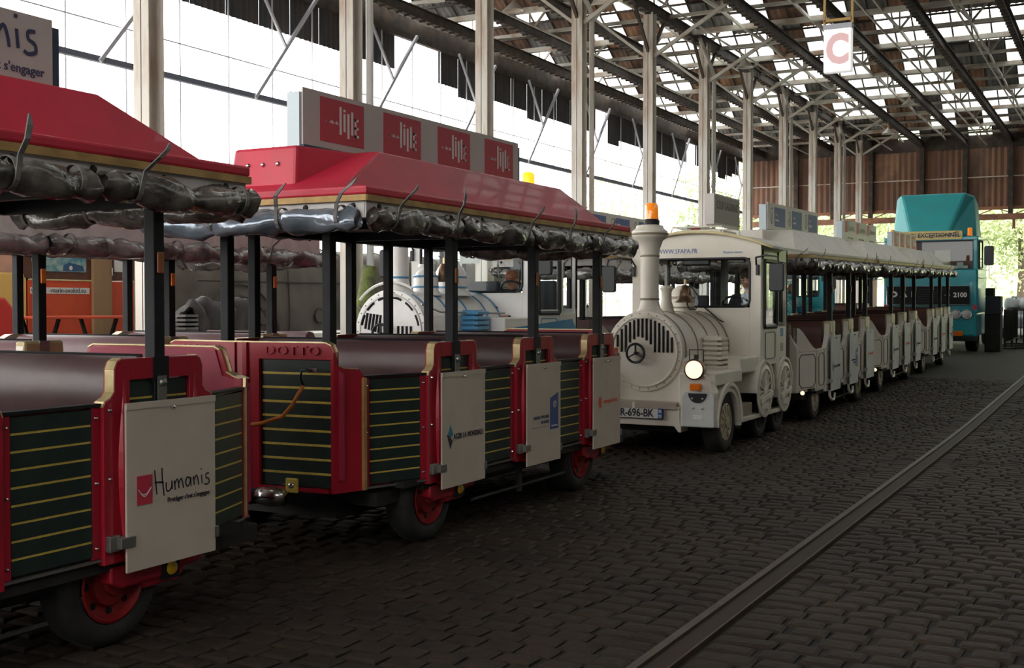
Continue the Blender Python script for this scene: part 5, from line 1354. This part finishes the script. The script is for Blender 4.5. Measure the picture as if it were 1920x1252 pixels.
    d = MB().add(vs, [(0, 1, 5, 4), (1, 2, 6, 5), (3, 0, 4, 7), (4, 5, 6, 7), (2, 9, 11, 6), (8, 3, 7, 10), (7, 6, 11, 10), (9, 8, 10, 11), (0, 3, 8, 9, 2, 1)])
    d.build('roof_deflector', TEALD, W, bev=.07)
    s_ = MB().prism(rrect(-1.05, .82, 3.04, 3.27, .05), -.03, .03, 'y').build('roof_sign', YEL, W)
    text('CONVOI EXCEPTIONNEL', .17, INKN, s_, (-.10, -.034, 3.15), 'y', bold=.003, sx=.90)
    MB().bar((.0, -.045, 3.08), (.75, -.045, 3.25), .012).build('strike_bar', BLKPL, s_); MB().bar((-.6, -.045, 3.14), (.8, -.045, 3.14), .010).build('strike_bar', BLKPL, s_)
    for x in (1.0, -1.0):
        MB().lathe([(.001, .22), (.06, .20), (.065, .04), (.075, 0)], 16, (x, .1, 3.13)).build('beacon', BEACON, W, smooth=True)
    return W
truck()

# ------------------------------------------------------------------ things beyond the trains
def caravan():
    W = thing('show_cabin', 'orange cabin with a brown upper panel and a sea mural behind the trains', 'cabin', (-12.0, 9.2, 0))
    MB().box(-2.2, 0, .77, 2.5, .2, 1.87).build('lower_wall', ORANGE, W, bev=.01)
    m = MB(); m.prism([(.72, 1.89), (.5, 2.75), (2.5, 2.75), (2.5, 1.89)][::-1], -2.2, .0); m.build('upper_wall', BRWN, W)
    MB().box(.0, .02, .77, 2.05, 1.865, 1.885).build('gold_line', GOLD, W)
    MB().prism([(.84, 2.02), (.76, 2.5), (1.66, 2.5), (1.66, 1.98), (.95, 1.98)][::-1], .0, .02).build('mural', MURAL, W)
    mb = MB(); mb.prism([(1.28, 1.99), (1.3, 2.06), (1.38, 2.10), (1.6, 2.06), (1.62, 1.99)][::-1], .02, .03); mb.build('mural_boat', M('mural_navy', (.03, .10, .22), .5), W)
    MB().lathe([(.001, .0), (.028, 0)], 14, (.034, 1.40, 2.03), 'x').build('mural_wheel', PLATE, W)
    dd = MB().box(.0, .05, 1.75, 2.07, .35, 2.55).build('plywood_door', PLY, W, bev=.01); MB().box(.05, .08, 2.03, 2.055, 1.95, 2.05).build('door_handle', CHROME, dd)
    MB().box(.0, .02, 2.14, 2.4, 2.0, 2.5).build('side_window', PLATE, W)
    MB().box(-2.3, .1, .45, 2.6, 2.75, 2.85).build('roof', CREAMR, W, bev=.02)
    nb = MB().box(.0, .012, .80, 1.72, 1.70, 1.78).build('name_board', PLATE, W)
    text('www', .085, INK, nb, (.014, .885, 1.742), 'x', sx=.9); text('-marin-axolotl.eu', .085, INK, nb, (.014, 1.37, 1.742), 'x', sx=.98)
    q = MB().box(-2.2, .0, -.8, .75, .2, 1.95); q.build('yellow_end', YELC, W, bev=.02)
    return W
caravan()
tb = thing('folding_table', 'orange folding table in front of the orange cabin', 'table', (-11.0, 10.7, 0))
MB().box(-.35, .35, -1.7, -.35, 1.40, 1.43).build('tabletop', ORANGE, tb, bev=.008)
for y in (-1.4, -.55):
    MB().bar((-.3, y, 0), (.3, y, 1.4), .035).build('leg', BLACK, tb); MB().bar((.3, y, 0), (-.3, y, 1.4), .035).build('leg', BLACK, tb)
rb = MB().prism([(-.35, .88), (-.38, 2.52), (.02, 2.52), (.12, 2.4), (.12, .88)][::-1], -.3, .3).build('plastic_bin', M('bright_red_plastic', (.65, .02, .012), .4), None, bev=.03, loc=(-11.2, 8.75, -.88)); 
tag(rb, 'bright red plastic bin at the far left behind the cream wagon', 'bin')
# hull
def hull():
    W = thing('parade_submarine', 'long grey rounded hull with round portholes and an arched seam behind the trains', 'float', (-14.0, 18.9, 0))
    n = 28; vs = []; ys = [-5.2, -5.0, -4.6, -3.5, -2, 0, 2, 4, 5.2, 5.8, 6.2]; 
    for y in ys:
        e = 1 - .25 * max(0, (abs(y - .5) - 4.2) / 1.6) ** 2; rn = random.Random(int(y * 10))
        for k in range(n):
            a = 2 * PI * k / n; c, s_ = cos(a), sin(a)
            x = .95 * e * (abs(c) ** .55) * (1 if c > 0 else -1); z = 1.45 + 1.15 * e * (abs(s_) ** .6) * (1 if s_ > 0 else -1) + rn.uniform(-.02, .02)
            vs.append((x, y, z))
    fs = [(i * n + k, (i + 1) * n + k, (i + 1) * n + (k + 1) % n, i * n + (k + 1) % n) for i in range(len(ys) - 1) for k in range(n)] + [tuple(range(n)), tuple(range((len(ys) - 1) * n, len(ys) * n))[::-1]]
    MB().add(vs, fs).build('hull', CONC, W, smooth='auto')
    for y in (-4.2, -2.6, -.9, .9, 2.6, 4.2):
        MB().tube([(.96, y, .6), (.985, y, 1.4), (.95, y, 2.2), (.78, y, 2.5), (.3, y, 2.63)], .014, 6).build('seam', CONCD, W)
    MB().tube([(.985, -4.9, 1.95), (.985, 5.5, 1.98)], .016, 6).build('seam', CONCD, W)
    for R in (1.05, .85): MB().ring((.98, -3.9, .85), R, .022, 'x', a0=0, a1=PI).build('arch_seam', CONCD, W)
    for y, z in ((-3.3, 1.35), (-1.75, 1.37), (.2, 1.36), (2.2, 1.36)):
        p = MB().ring((.985, y, z), .125, .014, 'x').build('porthole_ring', CONCD, W); MB().lathe([(.001, 0), (.12, .0), (.12, -.01)], 22, (.985, y, z), 'x').build('porthole', CONC, p)
    e = MB().ball((1.0, -4.75, 2.22), .09, 8, (.6, .8, 1.2)).build('eye_lamp', CONCD, W, smooth=True)
    MB().box(-.5, .5, -4.5, 5, 0, .5).build('cradle', CHAS, W)
hull()
f = thing('flat_trailer', 'long white flat trailer in front of the grey hull', 'trailer', (-10.95, 13.0, 0))
MB().box(-.35, .35, -1.6, 2.6, 1.02, 1.16).build('deck', WHITE, f, bev=.02)
for y in (-1.2, 2.1):
    MB().box(-.3, .3, y - .05, y + .05, 0, 1.02).build('leg', CHAS, f)
tp = lumpy((0, -.5, 0), (0, .62, 0), .26, 77, n=18, pinch=(.2, .7)).build('tarp_heap', TARP, None, smooth=True, loc=(-10.95, 12.1, 1.37)); tag(tp, 'dark crumpled tarpaulin heap on the white flat trailer', 'tarpaulin')
gc = thing('grey_crate', 'grey slatted crate at the left end of the tarpaulin heap', 'crate', (-10.9, 11.46, 1.17))
MB().box(-.16, .16, -.12, .12, 0, .06).build('base', GSHEET, gc)
for i in range(4): MB().box(-.16, .16, -.12, .12, .07 + i * .055, .10 + i * .055).build('slat', GSHEET, gc)
MB().box(-.03, .03, -.03, .03, 0, .28).build('core', CHAS, gc)
tr = MB().tube([(0, 0, 0), (.03, .05, .7), (0, .02, 1.4), (.06, .1, 2.1)], [.15, .13, .13, .10], 14).build('mossy_trunk', MOSS, smooth=True, loc=(-9.45, 13.42, 0)); tag(tr, 'moss-covered tree trunk leaning beside the second column', 'trunk')
pk = thing('white_cabinet', 'white door-height cabinet standing between the orange cabin and the grey hull', 'cabinet', (-13.0, 12.75, 0))
MB().box(-.6, 0, -.28, .12, 0, 2.5).build('body', WHITE, pk, bev=.02); MB().box(0, .02, -.24, .08, 1.2, 2.4).build('door', BOARD, pk, bev=.01)

# right background: barriers, bin, car
def barrier(lab, loc, rz):
    W = thing('crowd_barrier', lab, 'barrier', loc, (0, 0, rz), 'dark steel barriers right of the lorry')
    MB().tube([(-1, 0, .12), (-1, 0, 1.1), (1, 0, 1.1), (1, 0, .12)], .022, 8).build('frame', CHAS, W)
    MB().tube([(-1, 0, .2), (1, 0, .2)], .016, 6).build('rail', CHAS, W)
    for i in range(13): MB().tube([(-.92 + i * .153, 0, .2), (-.92 + i * .153, 0, 1.1)], .010, 5).build('bar', CHAS, W)
    for x in (-.8, .8): MB().box(x - .02, x + .02, -.3, .3, 0, .04).build('foot', CHAS, W); MB().box(x - .02, x + .02, -.02, .02, .02, .25).build('foot_post', CHAS, W)
for i, (x, y, rz) in enumerate([(-3.12, 36.1, 1.55), (-3.15, 38.25, 1.57), (-2.6, 36.4, 1.5), (-2.1, 40.0, .05), (-2.65, 38.5, 1.6), (.1, 40.3, .1)]):
    barrier('dark steel crowd barrier right of the lorry, %s in the row from the left' % ['first', 'second', 'third', 'fourth', 'fifth', 'sixth', 'seventh'][i], (x, y, gz(y)), rz)
bn = thing('dark_crate_stack', 'tall dark stack of boxes right beside the lorry cab', 'boxes', (-3.36, 34.5, gz(34.5)))
MB().box(-.2, .2, -.3, .3, 0, 1.0).build('box', CHAS, bn, bev=.02); MB().box(-.19, .2, -.28, .3, 1.0, 1.5).build('box', SEATF, bn, bev=.02); MB().box(-.2, .02, -.2, .2, 1.5, 1.72).build('box', CHAS, bn, bev=.02)
cv = lumpy((-.5, 0, 0), (.5, 0, 0), .16, 5, pinch=(.4,)).build('white_cover', WHITE, None, smooth=True, loc=(-2.85, 37.4, gz(37.4) + 1.24)); 
tag(cv, 'rumpled pale cover thrown over the dark barriers', 'cover')
def car(lab, loc, rz, mat):
    W = thing('car', lab, 'car', loc, (0, 0, rz))
    MB().prism([(0, .35), (-.02, .7), (.1, .78), (1.2, .92), (4.0, .95), (4.2, .8), (4.2, .35)][::-1], -.85, .85).build('body', mat, W, bev=.06)
    m = MB(); m.add([(-.78, 1.1, .92), (.78, 1.1, .92), (.62, 1.8, 1.42), (-.62, 1.8, 1.42), (-.62, 3.1, 1.42), (.62, 3.1, 1.42), (.78, 3.9, .95), (-.78, 3.9, .95)], [(3, 2, 5, 4)]); m.build('roof', mat, W)
    MB().add([(-.76, 1.12, .93), (.76, 1.12, .93), (.61, 1.79, 1.41), (-.61, 1.79, 1.41)], [(0, 1, 2, 3)]).build('windscreen', GLASS, W)
    MB().add([(-.76, 3.88, .95), (.76, 3.88, .95), (.61, 3.11, 1.41), (-.61, 3.11, 1.41)], [(3, 2, 1, 0)]).build('rear_window', GLASS, W)
    for s in (-1, 1):
        k = MB(); k.bar((s * .78, 1.1, .92), (s * .62, 1.8, 1.42), .06); k.bar((s * .62, 3.1, 1.42), (s * .78, 3.9, .95), .08); k.bar((s * .64, 2.4, 1.42), (s * .80, 2.4, .93), .06); k.bar((s * .62, 1.8, 1.42), (s * .62, 3.1, 1.42), .05); k.build('pillar', mat, W)
        MB().lathe([(.001, -.03), (.09, -.02), (.1, 0)], 14, (s * .62, 0, .62), 'y').build('headlight', LENS2, W, smooth=True)
        for y in (.8, 3.3): place('car_wheel', lambda: make_wheel(STEEL, False, .31, .18, .2), W, (s * .86, y, .31), (0, 0, 0 if s > 0 else PI))
    for x in (-.4, .4): MB().box(x - .2, x + .2, 2.1, 2.25, .6, 1.2).build('seat', SEATF, W, bev=.03)
    MB().ring((.38, 1.6, .98), .17, .015, 'y').build('steering_wheel', BLKPL, W)
car('silver car facing the camera at the far right', (-3.1, 42.6, gz(42.6)), 0, SILVER)
car('second silver car further away behind the barriers', (-.6, 45.0, gz(45)), 0, SILVER)
car('dark green car parked beyond the wagons of the white and blue locomotive', (-11.4, 24.5, gz(24.5)), .5, M('dark_green_car_paint', (.02, .05, .035), .25, .3))

# ------------------------------------------------------------------ trees outside
def tree(lab, loc, h, r, mat, seed, grp, trunk=True):
    W = thing('tree', lab, 'tree', loc, group=grp); rn = random.Random(seed)
    q = MB().tube([(0, 0, 0), (.1, 0, h * .3), (0, .1, h * .6)], [.25, .18, .10], 8)
    for k in range(5): a = rn.uniform(0, 6.28); q.tube([(0, 0, h * (.25 + .07 * k)), (cos(a) * r * .5, sin(a) * r * .5, h * (.45 + .09 * k))], [.08, .03], 6)
    q.build('trunk', BARK, W, smooth=True)
    m = MB(); blobs = [(rn.gauss(0, r * .42), rn.gauss(0, r * .42), h * .60 + rn.gauss(0, h * .18), rn.uniform(.25, .5) * r) for _ in range(26)]
    for _ in range(5200):
        bx, by, bz_, br = rn.choice(blobs); th, ph = rn.uniform(0, 6.28), math.acos(rn.uniform(-1, 1)); rr = br * rn.uniform(.75, 1.05)
        c = Vector((bx + rr * sin(ph) * cos(th), by + rr * sin(ph) * sin(th), max(.3, bz_ + rr * cos(ph)))); s = rn.uniform(.07, .17)
        u = Vector((rn.gauss(0, 1), rn.gauss(0, 1), rn.gauss(0, 1))).normalized(); v = u.orthogonal().normalized()
        m.add([c - u * s, c + v * s * .5, c + u * s, c - v * s * .5], [(0, 1, 2, 3)])
    m.build('foliage', mat, W, kind='stuff')
tl = [(-13, 68, 10, 3.6, LEAF, 'dense green tree beyond the hall end, seen left of the lorry'), (-5.2, 66, 9, 3.2, LEAF, 'leafy green tree beyond the hall end, directly behind the lorry'), (4.0, 73, 11, 3.4, LEAF, 'tall green tree beyond the hall end at the right edge'),
      (-2.2, 60, 3.6, 1.5, LEAF2, 'low washed-out bush right of the lorry mirror'), (-22, 72, 11, 4, LEAF, 'broad green tree beyond the back left corner of the hall'),
      (-25, 57, 8.5, 3.4, LEAF2, 'washed-out leafy tree outside the open left side, above the blue sign'), (15, 80, 13, 4.5, LEAF, 'large tree beyond the right side of the hall end')]
for i, (x, y, h, r, mt, lab) in enumerate(tl):
    tree(lab, (x, y, .3), h, r, mt, i, 'trees outside the hall')
h = MB(); h.add([(-26, 84, 0), (70, 84, 0), (70, 120, 20), (-26, 120, 20)], [(0, 1, 2, 3)]); tag(h.build('grassy_bank', LEAF), 'green bank rising behind the trees at the end of the hall', 'bank')
bpy.context.view_layer.update()
